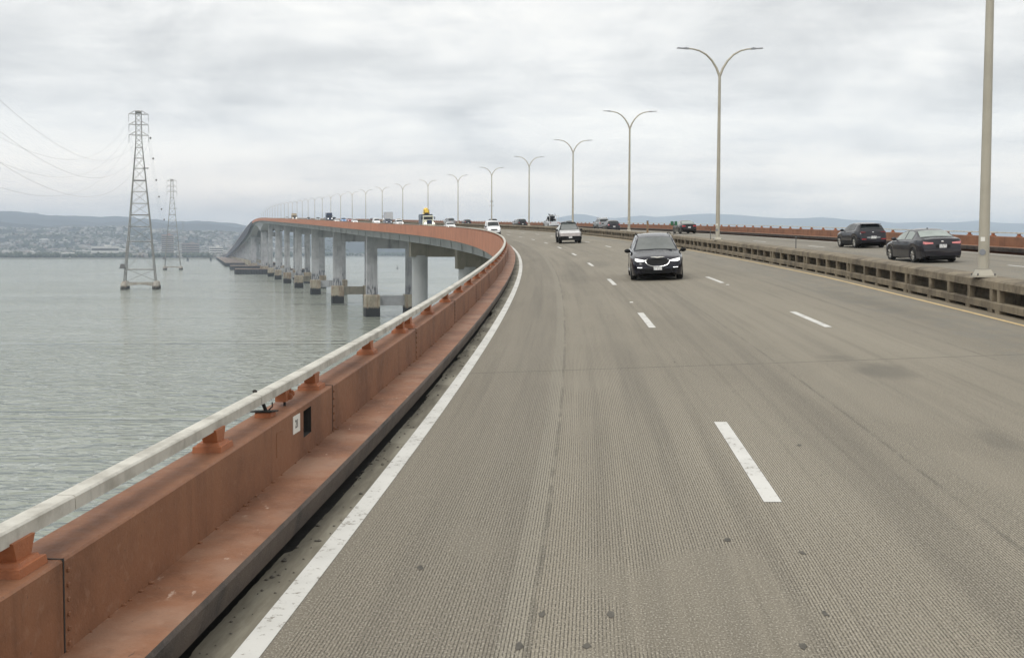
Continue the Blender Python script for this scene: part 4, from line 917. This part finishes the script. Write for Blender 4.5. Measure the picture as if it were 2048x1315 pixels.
simple('sedan', 'sedan', 'teal', 176, 17.4, False, 'teal sedan almost hidden behind the median right of the silver pickup', 'sedan')
simple('suv', 'suv', 'black', 218, 17.4, False, 'black square utility vehicle on the far carriageway beside a lamp pole', 'suv', lod=1)
simple('crossover', 'crossover', 'silver', 236, 20.9, False, 'silver blue car just left of the black square utility vehicle', 'car', lod=1)
simple('suv', 'suv', 'black', 246, 17.4, False, 'black utility vehicle showing above the roof of the white delivery van', 'suv', lod=1)
simple('crossover', 'crossover', 'charcoal', 274, 17.4, False, 'charcoal car left of the lamp with crossbars on the far carriageway', 'car', lod=1)
simple('pickup_truck', 'pickup', 'midgrey', 293, 17.4, False, 'grey pickup at the foot of the seventh lamp on the far carriageway', 'pickup truck', lod=1)
simple('minivan', 'minivan', 'silver', 312, 20.9, False, 'pale silver minivan above the white sedan on the far carriageway', 'minivan', lod=1)
big_truck('box_truck', 'white', 396, 17.4, False, 'pale grey box truck driving away towards the crest', 'truck', 'paint_silver')
simple('pickup_truck', 'pickup', 'dblue', 322, 5.3, True, 'dark blue truck just left of the white pickup', 'pickup truck', lod=1)
FAR = [('van', 'van', 'white', 343, 5.3, True, 'white van with dark window facing the camera left of the box truck', 'van'),
 ('sedan', 'sedan', 'charcoal', 434, 17.4, False, 'dark sedan left of the white van far up the climb', 'sedan'),
 ('crossover', 'crossover', 'white', 366, 1.8, True, 'white car with two bright headlamps below the twelfth lamp', 'car'),
 ('sedan', 'sedan', 'red', 436, 9.0, True, 'small dark red car between pale vehicles far up the climb', 'sedan'),
 ('minivan', 'minivan', 'blue', 424, 5.3, True, 'blue minivan between the red car and a white one with headlamps', 'minivan'),
 ('sedan', 'sedan', 'white', 415, 1.8, True, 'white sedan with dazzling headlamps left of the blue minivan', 'sedan'),
 ('suv', 'suv', 'black', 563, 17.4, False, 'black car right of the dark container truck near the crest', 'suv'),
 ('sedan', 'sedan', 'midgrey', 605, 17.4, False, 'grey sedan left of the dark container truck near the crest', 'sedan'),
 ('minivan', 'minivan', 'midgrey', 520, 5.3, True, 'long grey van in the far queue before the crest', 'van'),
 ('suv', 'suv', 'charcoal', 608, 9.0, True, 'dark car leading the far queue behind a tan truck', 'suv'),
 ('van', 'van', 'silver', 716, 5.3, True, 'pale van furthest up the climb just below the crest', 'van'),
 ('sedan', 'sedan', 'black', 760, 9.0, True, 'tiny dark car at the crest of the bridge', 'sedan')]
for nm, sp_, pa, s, t, fl, lab, cat in FAR: simple(nm, sp_, pa, s, t, fl, lab, cat, lod=2, head='lamp_on' if pa in ('white', 'tan') else 'headlight')
big_truck('container_truck', 'dblue', 506, 9.0, True, 'dark blue container truck with load on top near the crest', 'truck', 'paint_dblue')
big_truck('box_truck', 'tan', 612, 1.8, True, 'tan box truck with headlamps coming over the crest', 'truck', 'paint_tan')
big_truck('box_truck', 'white', 700, 9.0, True, 'small white box truck close to the crest', 'truck', 'paint_silver')
# ------------------------------------------------------------------ transmission towers and lines over the water
LD = Vector((-156.0, 567.0, 0)).normalized(); T1P = Vector((-196.8, 588.6, 0)); STEP = Vector((-156.0, 567.0, 0))
def tower_mat(p):
    m = Matrix((LD, Vector((-LD.y, LD.x, 0)), Vector((0, 0, 1)))).transposed().to_4x4(); m.translation = p; return m
def tower_proto():
    root = empty('transmission_tower')
    def hw(z): return float(np.interp(z, [3, 74.5, 80, 94], [7.9, 1.75, 1.45, 1.4]))
    lv = [3, 10.5, 25.2, 33, 39.2, 45.2, 51.4, 57.3, 63.6, 69, 74.5]; up = [74.5 + 2.6 * i for i in range(8)]
    cs = ((-1, -1), (1, -1), (1, 1), (-1, 1))
    def C(i, z): return Vector((cs[i % 4][0] * hw(z), cs[i % 4][1] * hw(z), z))
    mb = MB()
    for i in range(4):
        for a, b in zip(lv[:-1], lv[1:]):
            if a < 24:     # laced double legs near the base
                mb.bar(C(i, a) + Vector((.45, 0, 0)), C(i, b) + Vector((.25, 0, 0)), .28); mb.bar(C(i, a) - Vector((.45, 0, 0)), C(i, b) - Vector((.25, 0, 0)), .28); mb.bar(C(i, a) + Vector((0, .5, 0)), C(i, b) + Vector((0, .3, 0)), .28)
            else: mb.bar(C(i, a), C(i, b), .42 if a < 50 else .34)
        for a, b in zip(up[:-1], up[1:]): mb.bar(C(i, a), C(i, b), .24)
    for i in range(4):
        for k, (a, b) in enumerate(zip(lv[:-1], lv[1:])):
            mb.bar(C(i, b), C(i + 1, b), .34 if k in (0, 1, 3, 6) else .17)
            if a > 5: mb.bar(C(i, a), C(i + 1, b), .10); mb.bar(C(i + 1, a), C(i, b), .10)
            else: mb.bar(C(i, a + 1), C(i + 1, b), .2); 
        for a, b in zip(up[:-1], up[1:]):
            mb.bar(C(i, a), C(i + 1, b), .11); mb.bar(C(i + 1, a), C(i, b), .11)
        mb.bar(C(i, 92.7), C(i + 1, 92.7), .3)
    mb.build('lattice_frame', M['steel_lattice'], root)
    for z in (92.0, 86.5, 81.0):
        mb = MB()
        for sg in (1, -1):
            tip = Vector((0, sg * 4.9, z))
            for x in (-1.4, 1.4): mb.bar(Vector((x, sg * 1.3, z)), tip, .2); mb.bar(Vector((x, sg * 1.3, z + 2.0)), tip, .14)
            mb.bar(Vector((0, sg * 3.1, z)), Vector((0, sg * 3.1, z + 1)), .12)
        mb.bar(Vector((0, -1.4, z)), Vector((0, 1.4, z)), .3); a = mb.build('cross_arm', M['steel_lattice'], root)
        for sg in (1, -1):
            mb = MB(); mb.tube([(0, sg * 4.9, z), (0, sg * 4.9, z - 3.6)], .14, 6); mb.build('insulator', M['insulator'], a)
    mb = MB(); mb.box((0, 0, 93.6), (3.4, 3.4, .8), 0, top=(.3, .3)); mb.build('peak', M['steel_lattice'], root)
    for i in range(4):
        p = C(i, 3); mb = MB(); mb.tube([(p.x, p.y, -3), (p.x, p.y, .8), (p.x, p.y, 3.4), (p.x, p.y, 4.4)], [1.95, 1.9, 1.6, .8], 12); mb.build('pier', M['tower_foot'], root, smooth=40)
        q = C(i + 1, 3); mb = MB(); rows = []
        for j in range(11):
            u = j / 10; c = p.lerp(q, u); d = (q - p).normalized(); n = Vector((-d.y, d.x, 0)) * .75; zb = 1.5 + 1.1 * math.sin(PI * u)
            rows.append([c + n + Vector((0, 0, zb - 3)), c - n + Vector((0, 0, zb - 3)), c - n + Vector((0, 0, .55)), c + n + Vector((0, 0, .55))])
        mb.grid(rows, 0, close=True); mb.build('tie_beam', M['tower_foot'], root)
    mb = MB(); mb.box((-7.4, 8.6, 11.2), (3.2, 3.4, .3)); mb.box((-7.4, 8.6, 12.4), (2.6, 2.8, 2.2), 0, top=(.6, .6)); mb.build('platform', M['steel_dark'], root)
    mb = MB(); mb.box((-3.1, -3.4, 63.6), (2.6, 2.8, .4)); mb.build('rest_platform', M['steel_lattice'], root)
    return root
TW = tower_proto()
for k, lab in enumerate(('tall lattice power tower standing in the water, the nearest and largest', 'smaller lattice power tower in the water behind the tallest one', 'faint third power tower against the hills beyond the second')):
    o = TW if k == 0 else copy_tree(TW); o.matrix_world = tower_mat(T1P + STEP * k if k < 2 else Vector((-858, 2900, 1))); tag(o, lab, 'power tower', 'power towers crossing the bay')
def wire_pt(k0, sg, z, k, sag):
    if k0 < 0:      # the neighbouring tower stands beside the camera, out of view, on a bend of the line
        P0 = Vector((-46.4, 10.1, 0)); l0 = (T1P - P0).normalized(); A = P0 + Vector((-l0.y, l0.x, 0)) * (sg * 4.9); A.z = z - 23.4
        B = T1P + Vector((-LD.y, LD.x, 0)) * (sg * 4.9); B.z = z - 3.6; q = A.lerp(B, k); q.z -= 4 * sag * k * (1 - k); return q
    b = T1P + STEP * (k0 + k) + Vector((-LD.y, LD.x, 0)) * (sg * 4.9); b.z = z - 3.6 - 4 * sag * k * (1 - k); return b
ZN = {92.0: 'top', 86.5: 'middle', 81.0: 'lowest'}
for k0, sag, nm in ((-1, 32.3, 'left of the tallest tower'), (0, 50.0, 'between the two nearest towers')):
    for sg in (1, -1):
        for z in ZN:
            mb = MB(); mb.tube([wire_pt(k0, sg, z, i / 60, sag) for i in range(61)], .022, 5)
            tag(mb.build('power_cable', M['wire']), f'{ZN[z]} sagging cable on the {"left" if sg > 0 else "right"} arms, {nm}', 'cable', 'power cables')
for i, k in enumerate((.035, .085, .15, .215, .28, .36)):
    mb = MB(); p = wire_pt(0, -1, 92.0, k, 50.0); mb.ball(p, .55, 10); mb.box((p.x, p.y, p.z + .5), (.2, .2, .3))
    tag(mb.build('marker_ball', M['marker'], smooth=50), f'dark marker ball on the cable, {["first", "second", "third", "fourth", "fifth", "sixth"][i]} down from the tallest tower', 'marker ball', 'aerial marker balls')
# buoys and dolphins
def buoy(x, y, h, lab, nm='buoy'):
    r = tag(empty(nm, Matrix.Translation((x, y, 0))), lab, nm.replace('_', ' ')); mb = MB(); mb.tube([(0, 0, -.5), (0, 0, .8), (0, 0, 1.0)], [1.1, 1.1, .8], 12); mb.build('float', M['marker'], r)
    mb = MB()
    for a in range(3): mb.bar(Vector((.7 * math.cos(a * 2.1), .7 * math.sin(a * 2.1), .9)), Vector((0, 0, h)), .16)
    mb.box((0, 0, h), (.8, .8, .8)); mb.build('mast', M['marker'], r)
buoy(-132, 1278, 3.0, 'small dark buoy afloat in the gap between two frame piers')
for x, y, lab in ((-575, 2120, 'dark mooring dolphin in the water right of the second tower'), (-600, 2055, 'smaller dark piling cluster close to the shore')):
    r = tag(empty('dolphin', Matrix.Translation((x, y, 0))), lab, 'dolphin'); mb = MB()
    for a in range(6): mb.tube([(2 * math.cos(a), 2 * math.sin(a), -2), (1.1 * math.cos(a), 1.1 * math.sin(a), 5)], .5, 6)
    mb.build('pile_cluster', M['timber'], r); mb = MB(); mb.box((0, 0, 5.2), (3.4, 3.4, .7)); mb.box((0, 0, 7), (.5, .5, 3)); mb.build('cap', M['timber'], r)

# ------------------------------------------------------------------ terrain
def hz_at(u): return HZ + ROLL * (u - 1024)
LR = [(-200, 418), (0, 422.5), (50, 427.5), (94, 429), (152, 432.5), (203, 438), (228, 435.5), (254, 438), (312, 443), (355, 445), (416, 443.7), (444, 449.5), (470, 450), (490, 453), (560, 459), (640, 463), (760, 470), (900, 476), (1030, 484)]
RR = [(1030, 470), (1078, 446), (1100, 438), (1125, 433.5), (1150, 428.5), (1170, 429.5), (1195, 434.5), (1230, 436.5), (1262, 433), (1282, 431), (1310, 434), (1345, 431.5), (1385, 428.5), (1420, 427.5), (1470, 430.5), (1520, 434), (1560, 436.5), (1600, 437), (1640, 434.5), (1662, 436), (1700, 440), (1750, 441), (1785, 446), (1850, 444), (1905, 445), (1950, 441), (2000, 446), (2048, 447), (2300, 452)]
def fbm(x, y, o=5, seed=0):
    from mathutils import noise as N
    return N.fractal(Vector((x, y, seed * 7.13)), 1.0, 2.0, o)
def shore(az): return float(np.interp(math.degrees(az), [-18, -14, -11, -8], [2620, 2650, 3350, 3650]))
def u_of(az): return 1024 + F_PX * math.tan(az)
def land_h(az, r):
    u = u_of(az); sh = shore(az); d = r - sh
    if d < 0: return -3.0 + d * .01
    hr = 21 + (hz_at(u) - float(np.interp(u, [p[0] for p in LR], [p[1] for p in LR]))) / F_PX * 9000 * math.cos(az) - 24
    n1 = fbm(r * math.sin(az) / 900, r * math.cos(az) / 900, 5, 1); n2 = fbm(r * math.sin(az) / 260, r * math.cos(az) / 260, 4, 2)
    h = min(2.6, d * .12) + max(0, d - 60) * .0025
    mid = float(np.interp(u, [-200, 0, 200, 330, 480, 800, 1030], [112, 108, 96, 92, 80, 55, 40]))
    ss = lambda a, b, x: (lambda q: q * q * (3 - 2 * q))(min(1, max(0, (x - a) / (b - a))))
    h += mid * ss(sh + 800, 5300, r) * (1 + .30 * n1 + .14 * n2)
    h += (hr - mid) * ss(5600, 9000, r) * (1 + (.22 * n1 + .08 * n2) * ss(9300, 6800, r) if r < 9000 else 1) 
    h += ss(6500, 8800, r) * (fbm(r * math.sin(az) / 150, r * math.cos(az) / 150, 4, 6) * 13)
    if r > 9000: h -= (r - 9000) * .03
    return h
def land_mat():
    m, nt, nodes, b = new_mat('hazy_scrub_hillside'); T = NT(nt); p = T.pos()
    n1 = T.noise(p, .004, 6, .6); n2 = T.noise(p, .02, 5, .65)
    c = T.ramp(n1, [(.35, (.012, .016, .018)), (.5, (.02, .025, .026)), (.66, (.045, .046, .042))]); c = T.mix(T.maprange(n2, .52, .66), c, (.018, .026, .02))
    nt.links.new(c, b.inputs['Base Color']); b.inputs['Roughness'].default_value = .95; b.inputs['Specular IOR Level'].default_value = .1; return m
M['land'] = land_mat()
def polar(name, azs, rs, fn):
    mb = MB(); mb.grid([[(r * math.sin(a), r * math.cos(a), fn(a, r)) for a in azs] for r in rs])
    return tag(mb.build(name, M['land'], smooth=180), kind='structure')
azs = [math.radians(a) for a in np.linspace(-62, 0, 400)]
polar('hills', azs, [2580, 2600, 2640, 2700, 2800] + list(np.linspace(2900, 5600, 46)) + list(np.linspace(5700, 9000, 40)) + [9200, 9800, 10600], land_h)
def right_h(az, r):
    u = u_of(az); v = float(np.interp(u, [p[0] for p in RR], [p[1] for p in RR])); hr = 21 + (hz_at(u) - v) / F_PX * 13000 * math.cos(az)
    n1 = fbm(r * math.sin(az) / 1100, r * math.cos(az) / 1100, 5, 4)
    q = min(1, max(0, (r - 9000) / 4000)); q = q * q * (3 - 2 * q)
    return -2 + hr * q * (1 + .18 * n1 * min(1, (13000 - r) / 2500) if r < 13000 else 1) - max(0, r - 13000) * .06
polar('hills', [math.radians(a) for a in np.linspace(1.0, 32, 210)], list(np.linspace(8900, 13000, 36)) + [13400, 14200], right_h)
# town on the slopes: far too many to count
def town_mat():
    m, nt, nodes, b = new_mat('distant_house_walls'); T = NT(nt); rnd = T.n('ShaderNodeNewGeometry').outputs['Random Per Island']
    c = T.ramp(rnd, [(0, (0.216, 0.205, 0.187)), (.22, (0.144, 0.130, 0.115)), (.42, (0.274, 0.263, 0.248)), (.58, (0.101, 0.097, 0.101)), (.74, (0.324, 0.317, 0.302)), (.90, (0.173, 0.122, 0.101)), (.96, (0.468, 0.461, 0.439))], 'CONSTANT')
    nt.links.new(c, b.inputs['Base Color']); b.inputs['Roughness'].default_value = .8; return m
M['town'] = town_mat()
rn = random.Random(3)
def rnd_spot(u0, u1, r0, r1):
    az = math.atan((rn.uniform(u0, u1) - 1024) / F_PX); return az, rn.uniform(r0, r1)
mb = MB()
for k in range(6000):
    far = rn.random() < .72
    az, r = rnd_spot(-900 if rn.random() < .3 else -160, 560 if far else 1000, 3350 if far else 2700, 5250 if far else 3900)
    if r < shore(az) + 90: continue
    if far and fbm(az * 60, r / 260, 4, 9) < -.12: continue
    h = land_h(az, r); w, l, t_ = rn.uniform(6, 13), rn.uniform(8, 16), rn.uniform(3.5, 6.5)
    if rn.random() < .05: w, l, t_ = w * 2.2, l * 2, t_ * 1.3
    F = Matrix.Translation((r * math.sin(az), r * math.cos(az), h)) @ Matrix.Rotation(rn.uniform(0, PI), 4, 'Z')
    b0 = len(mb.v); mb.box((0, 0, t_ / 2 - 1), (w, l, t_ + 2), 0, F)
    mb.box((0, 0, t_ + t_ * .2), (w * 1.05, l * 1.05, t_ * .4), 0, F, top=(.15, .8))
tag(mb.build('distant_town', M['town'], recalc=False), kind='stuff')
def leaf_mat():
    m, nt, nodes, b = new_mat('distant_tree_foliage'); T = NT(nt); rnd = T.n('ShaderNodeNewGeometry').outputs['Random Per Island']; n = T.noise(T.pos(), .35, 4)
    c = T.ramp(rnd, [(0, (.022, .036, .02)), (.5, (.04, .055, .028)), (1, (.07, .08, .04))]); c = T.mix(T.maprange(n, .45, .7), c, (.015, .024, .014))
    nt.links.new(c, b.inputs['Base Color']); b.inputs['Roughness'].default_value = .95; return m
M['leaf'] = leaf_mat()
mb = MB()
for k in range(6600):
    near = rn.random() < .42
    az, r = rnd_spot(-900 if rn.random() < .4 else -160, 1010, 2640, 3500) if near else rnd_spot(-160, 700, 3300, 5400)
    if near: r = shore(az) + 25 + (rn.random() ** 1.8) * 600
    if r < shore(az) + 20: continue
    if fbm(az * 90, r / 150, 3, 5) < (-.08 if near else -.15): continue
    h = land_h(az, r); R = rn.uniform(3.2, 6.5) ; x, y = r * math.sin(az), r * math.cos(az)
    for j in range(3): mb.ball((x + rn.uniform(-.6, .6) * R, y + rn.uniform(-.5, .5) * R, h + R * rn.uniform(.55, 1.25)), R * rn.uniform(.55, .95), 6, 0, (1, 1, rn.uniform(.75, 1.15)))
tag(mb.build('shore_trees', M['leaf'], recalc=False), kind='stuff')
mb = MB()
mb.grid([[((shore(a) - 5 + q) * math.sin(a), (shore(a) - 5 + q) * math.cos(a), z) for q, z in ((0, -1), (6, 2.2), (18, 2.9), (22, 1.0))] for a in azs]); 
M['bank'] = weathered('dark_shore_riprap', (.12, .12, .1), (.06, .065, .05), sc=.05, bump=0, rough=.95); tag(mb.build('shore_bank', M['bank']), kind='structure')
def block(u0, u1, vt, r, label, wall, nfl, name='office_building', depth=22, band=True, roofm=None):
    a = math.atan(((u0 + u1) / 2 - 1024) / F_PX); w = (u1 - u0) / F_PX * r; rc = r * math.cos(a); H = 21 + (hz_at((u0 + u1) / 2) - vt) / F_PX * rc; g = land_h(a, r)
    F = Matrix.Translation((r * math.sin(a), r * math.cos(a), g - 1)) @ Matrix.Rotation(-a, 4, 'Z'); root = tag(empty(name, F), label, 'building'); h = H - g + 1
    mb = MB(); mb.box((0, depth / 2, h / 2), (w, depth, h)); mb.build('wall', M[wall], root)
    mb = MB(); mb.box((0, depth / 2, h + .5), (w * 1.01, depth * 1.02, 1.0)); mb.box((w * .1, depth / 2, h + 2.4), (w * .25, depth * .4, 3)); mb.build('roof', M[roofm or wall], root)
    for i in range(nfl):
        mb = MB(); z = 2.5 + (h - 4) * (i + .5) / nfl; mb.box((0, -.02, z), (w * .96, .3, (h - 4) / nfl * .5)); mb.build('window_band', M['glass'], root)
M['bld_brown'] = weathered('taupe_tower_wall', (.27, .22, .2), (.2, .165, .15), sc=.03, bump=0); M['bld_white'] = weathered('pale_office_wall', (.62, .61, .58), (.5, .49, .46), sc=.03, bump=0); M['roof_red'] = plain('reddish_roof_edge', (.32, .15, .12), .8)
block(325, 347, 470, 2980, 'taupe office tower on the shore between the two nearest power towers', 'bld_brown', 10, roofm='roof_red')
block(365, 398, 487, 3050, 'wide brown mid rise block on the shore right of the office tower', 'bld_brown', 5)
block(186, 236, 493, 2860, 'long low pale building among the trees left of the tallest power tower', 'bld_white', 2, name='low_building', depth=40)
block(420, 446, 494, 2900, 'pale apartment block on the shore where the bridge lands', 'bld_white', 4, name='apartment_building')
block(560, 614, 495, 3760, 'wide white striped office block seen between the pier columns', 'bld_white', 5)
block(520, 556, 497, 3740, 'narrower white striped block seen behind the farthest pier columns', 'bld_white', 5)

# ------------------------------------------------------------------ water
def water_mat():
    m, nt, nodes, b = new_mat('grey_green_bay_water'); T = NT(nt); p = T.pos()
    wv = T.scale(p, (.62, 1.0, 1)); w1 = T.noise(wv, .29, 2.2, .5, 1.1); w2 = T.noise(wv, .78, 1, .5, .3); w3 = T.noise(T.scale(p, (.3, 1, 1)), .10, 4, .55, .6)
    slick = T.noise(T.scale(p, (.0035, .028, 1)), 1.0, 5, .55, .8); sl = T.maprange(slick, .54, .61)
    h = T.math('ADD', T.math('ADD', T.math('MULTIPLY', w1, 1.0), T.math('MULTIPLY', w2, .42)), T.math('MULTIPLY', w3, .25))
    wp = T.maprange(T.noise(T.scale(p, (.0035, .009, 1)), 1.0, 4, .6, .5), .36, .66, .55, 1.15); h = T.math('MULTIPLY', T.math('MULTIPLY', h, wp), T.math('SUBTRACT', 1.0, T.math('MULTIPLY', sl, .65)))
    T.set(b, 'Normal', T.bump(h, 1.0, 1.9))
    big = T.noise(T.scale(p, (.002, .006, 1)), 1.0, 4)
    c = T.mix(big, (.225, .248, .212), (.28, .303, .26)); nt.links.new(c, b.inputs['Base Color'])
    b.inputs['IOR'].default_value = 1.33; T.set(b, 'Roughness', T.math('SUBTRACT', .10, T.math('MULTIPLY', sl, .06))); return m
M['water'] = water_mat()
mb = MB(); mb.face([(-14300, -2100, 0), (14300, -2100, 0), (14300, 15100, 0), (-14300, 15100, 0)]); tag(mb.build('water', M['water']), kind='structure')

# ------------------------------------------------------------------ haze, sky, sun, camera
hz = MB(); hz.box((0, 6500, 239), (29000, 17400, 482)); 
hm = bpy.data.materials.new('pale_marine_haze'); hm.use_nodes = True; nt = hm.node_tree; nt.nodes.remove(nt.nodes['Principled BSDF'])
pv = nt.nodes.new('ShaderNodeVolumePrincipled'); pv.inputs['Color'].default_value = (.73, .845, 1.0, 1); pv.inputs['Density'].default_value = HAZE_D; pv.inputs['Anisotropy'].default_value = .35
nt.links.new(pv.outputs[0], nt.nodes['Material Output'].inputs['Volume']); tag(hz.build('haze', hm), kind='stuff')
W = bpy.data.worlds.new('World'); SC.world = W; W.use_nodes = True; nt = W.node_tree; T = NT(nt); bg = nt.nodes['Background']; bg.inputs['Strength'].default_value = .1
SUN_EL, SUN_AZ = math.radians(52), math.radians(215)      # azimuth clockwise from +Y
sky = T.n('ShaderNodeTexSky', sky_type='NISHITA', sun_disc=False); sky.sun_elevation = SUN_EL; sky.sun_rotation = SUN_AZ
D = T.n('ShaderNodeTexCoord').outputs['Generated']; sp = T.n('ShaderNodeSeparateXYZ', {0: D}); el = T.math('MAXIMUM', sp.outputs[2], 0.0)
k = T.math('DIVIDE', 1.0, T.math('ADD', el, .085)); cv = T.n('ShaderNodeCombineXYZ', {0: T.math('MULTIPLY', sp.outputs[0], k), 1: T.math('MULTIPLY', sp.outputs[1], k), 2: .37}).outputs[0]
c1 = T.noise(T.scale(cv, (.6, 1.0, 1)), .8, 7, .56, .25); c2 = T.noise(T.scale(cv, (.5, 1.2, 1)), 3.4, 6, .6, .2); c3 = T.noise(T.scale(D, (1, 1, 2.6)), 7.5, 7, .6, .35)
dens = T.math('ADD', T.math('ADD', T.math('MULTIPLY', c1, .42), T.math('MULTIPLY', c2, .13)), T.math('MULTIPLY', c3, .45))
bias = T.ramp(el, [(0.0, .42), (.035, .46), (.07, .42), (.105, .44), (.15, .52), (.22, .56), (.5, .45)])
dd = T.math('ADD', T.math('ADD', T.math('MULTIPLY', T.math('SUBTRACT', dens, .5), 1.45), .5), T.math('SUBTRACT', bias, .5))
cl = T.ramp(dd, [(.30, (.88, .87, .84)), (.40, (.80, .795, .78)), (.48, (.71, .713, .713)), (.57, (.60, .607, .612)), (.68, (.49, .498, .51))])
fin = T.mix(.985, T.mix(1.0, sky.outputs[0], (.6, .6, .6), 'MULTIPLY'), T.mix(1.0, cl, (10.15 * SKY_K, 10 * SKY_K, 9.7 * SKY_K), 'MULTIPLY'))
fin = T.mix(T.maprange(el, .11, 0.0), fin, T.mix(1.0, fin, (1.62, 1.42, 1.22), 'MULTIPLY')); nt.links.new(fin, bg.inputs['Color'])
ld = bpy.data.lights.new('sun', 'SUN'); ld.energy = SUN_E; ld.angle = math.radians(28); ld.color = (1, .965, .91); so = bpy.data.objects.new('sun', ld); COL.objects.link(so)
dv = Vector((math.sin(SUN_AZ) * math.cos(SUN_EL), math.cos(SUN_AZ) * math.cos(SUN_EL), math.sin(SUN_EL))); so.rotation_euler = dv.to_track_quat('Z', 'Y').to_euler(); so.location = (0, 0, 80)
cam = bpy.data.cameras.new('camera'); co = bpy.data.objects.new('camera', cam); COL.objects.link(co); SC.camera = co
cam.sensor_width = 36; cam.lens = 36 * F_PX / 2048; cam.clip_start = .05; cam.clip_end = 60000; cam.shift_y = -(657.5 - CY) / 2048
th = math.atan((CY - HZ) / F_PX); co.matrix_world = Matrix.Translation((0, 0, ZC)) @ Matrix.Rotation(PI / 2 - th, 4, 'X') @ Matrix.Rotation(ROLL, 4, 'Z')
vs = SC.view_settings; SC.display_settings.display_device = 'sRGB'; vs.view_transform = 'Standard'; vs.look = 'None'; vs.exposure = EXPO; vs.gamma = 1; vs.use_curve_mapping = False
cy = SC.cycles; cy.use_denoising = True; cy.max_bounces = 8; cy.diffuse_bounces = 3; cy.glossy_bounces = 3; cy.volume_bounces = 2; cy.sample_clamp_indirect = 6
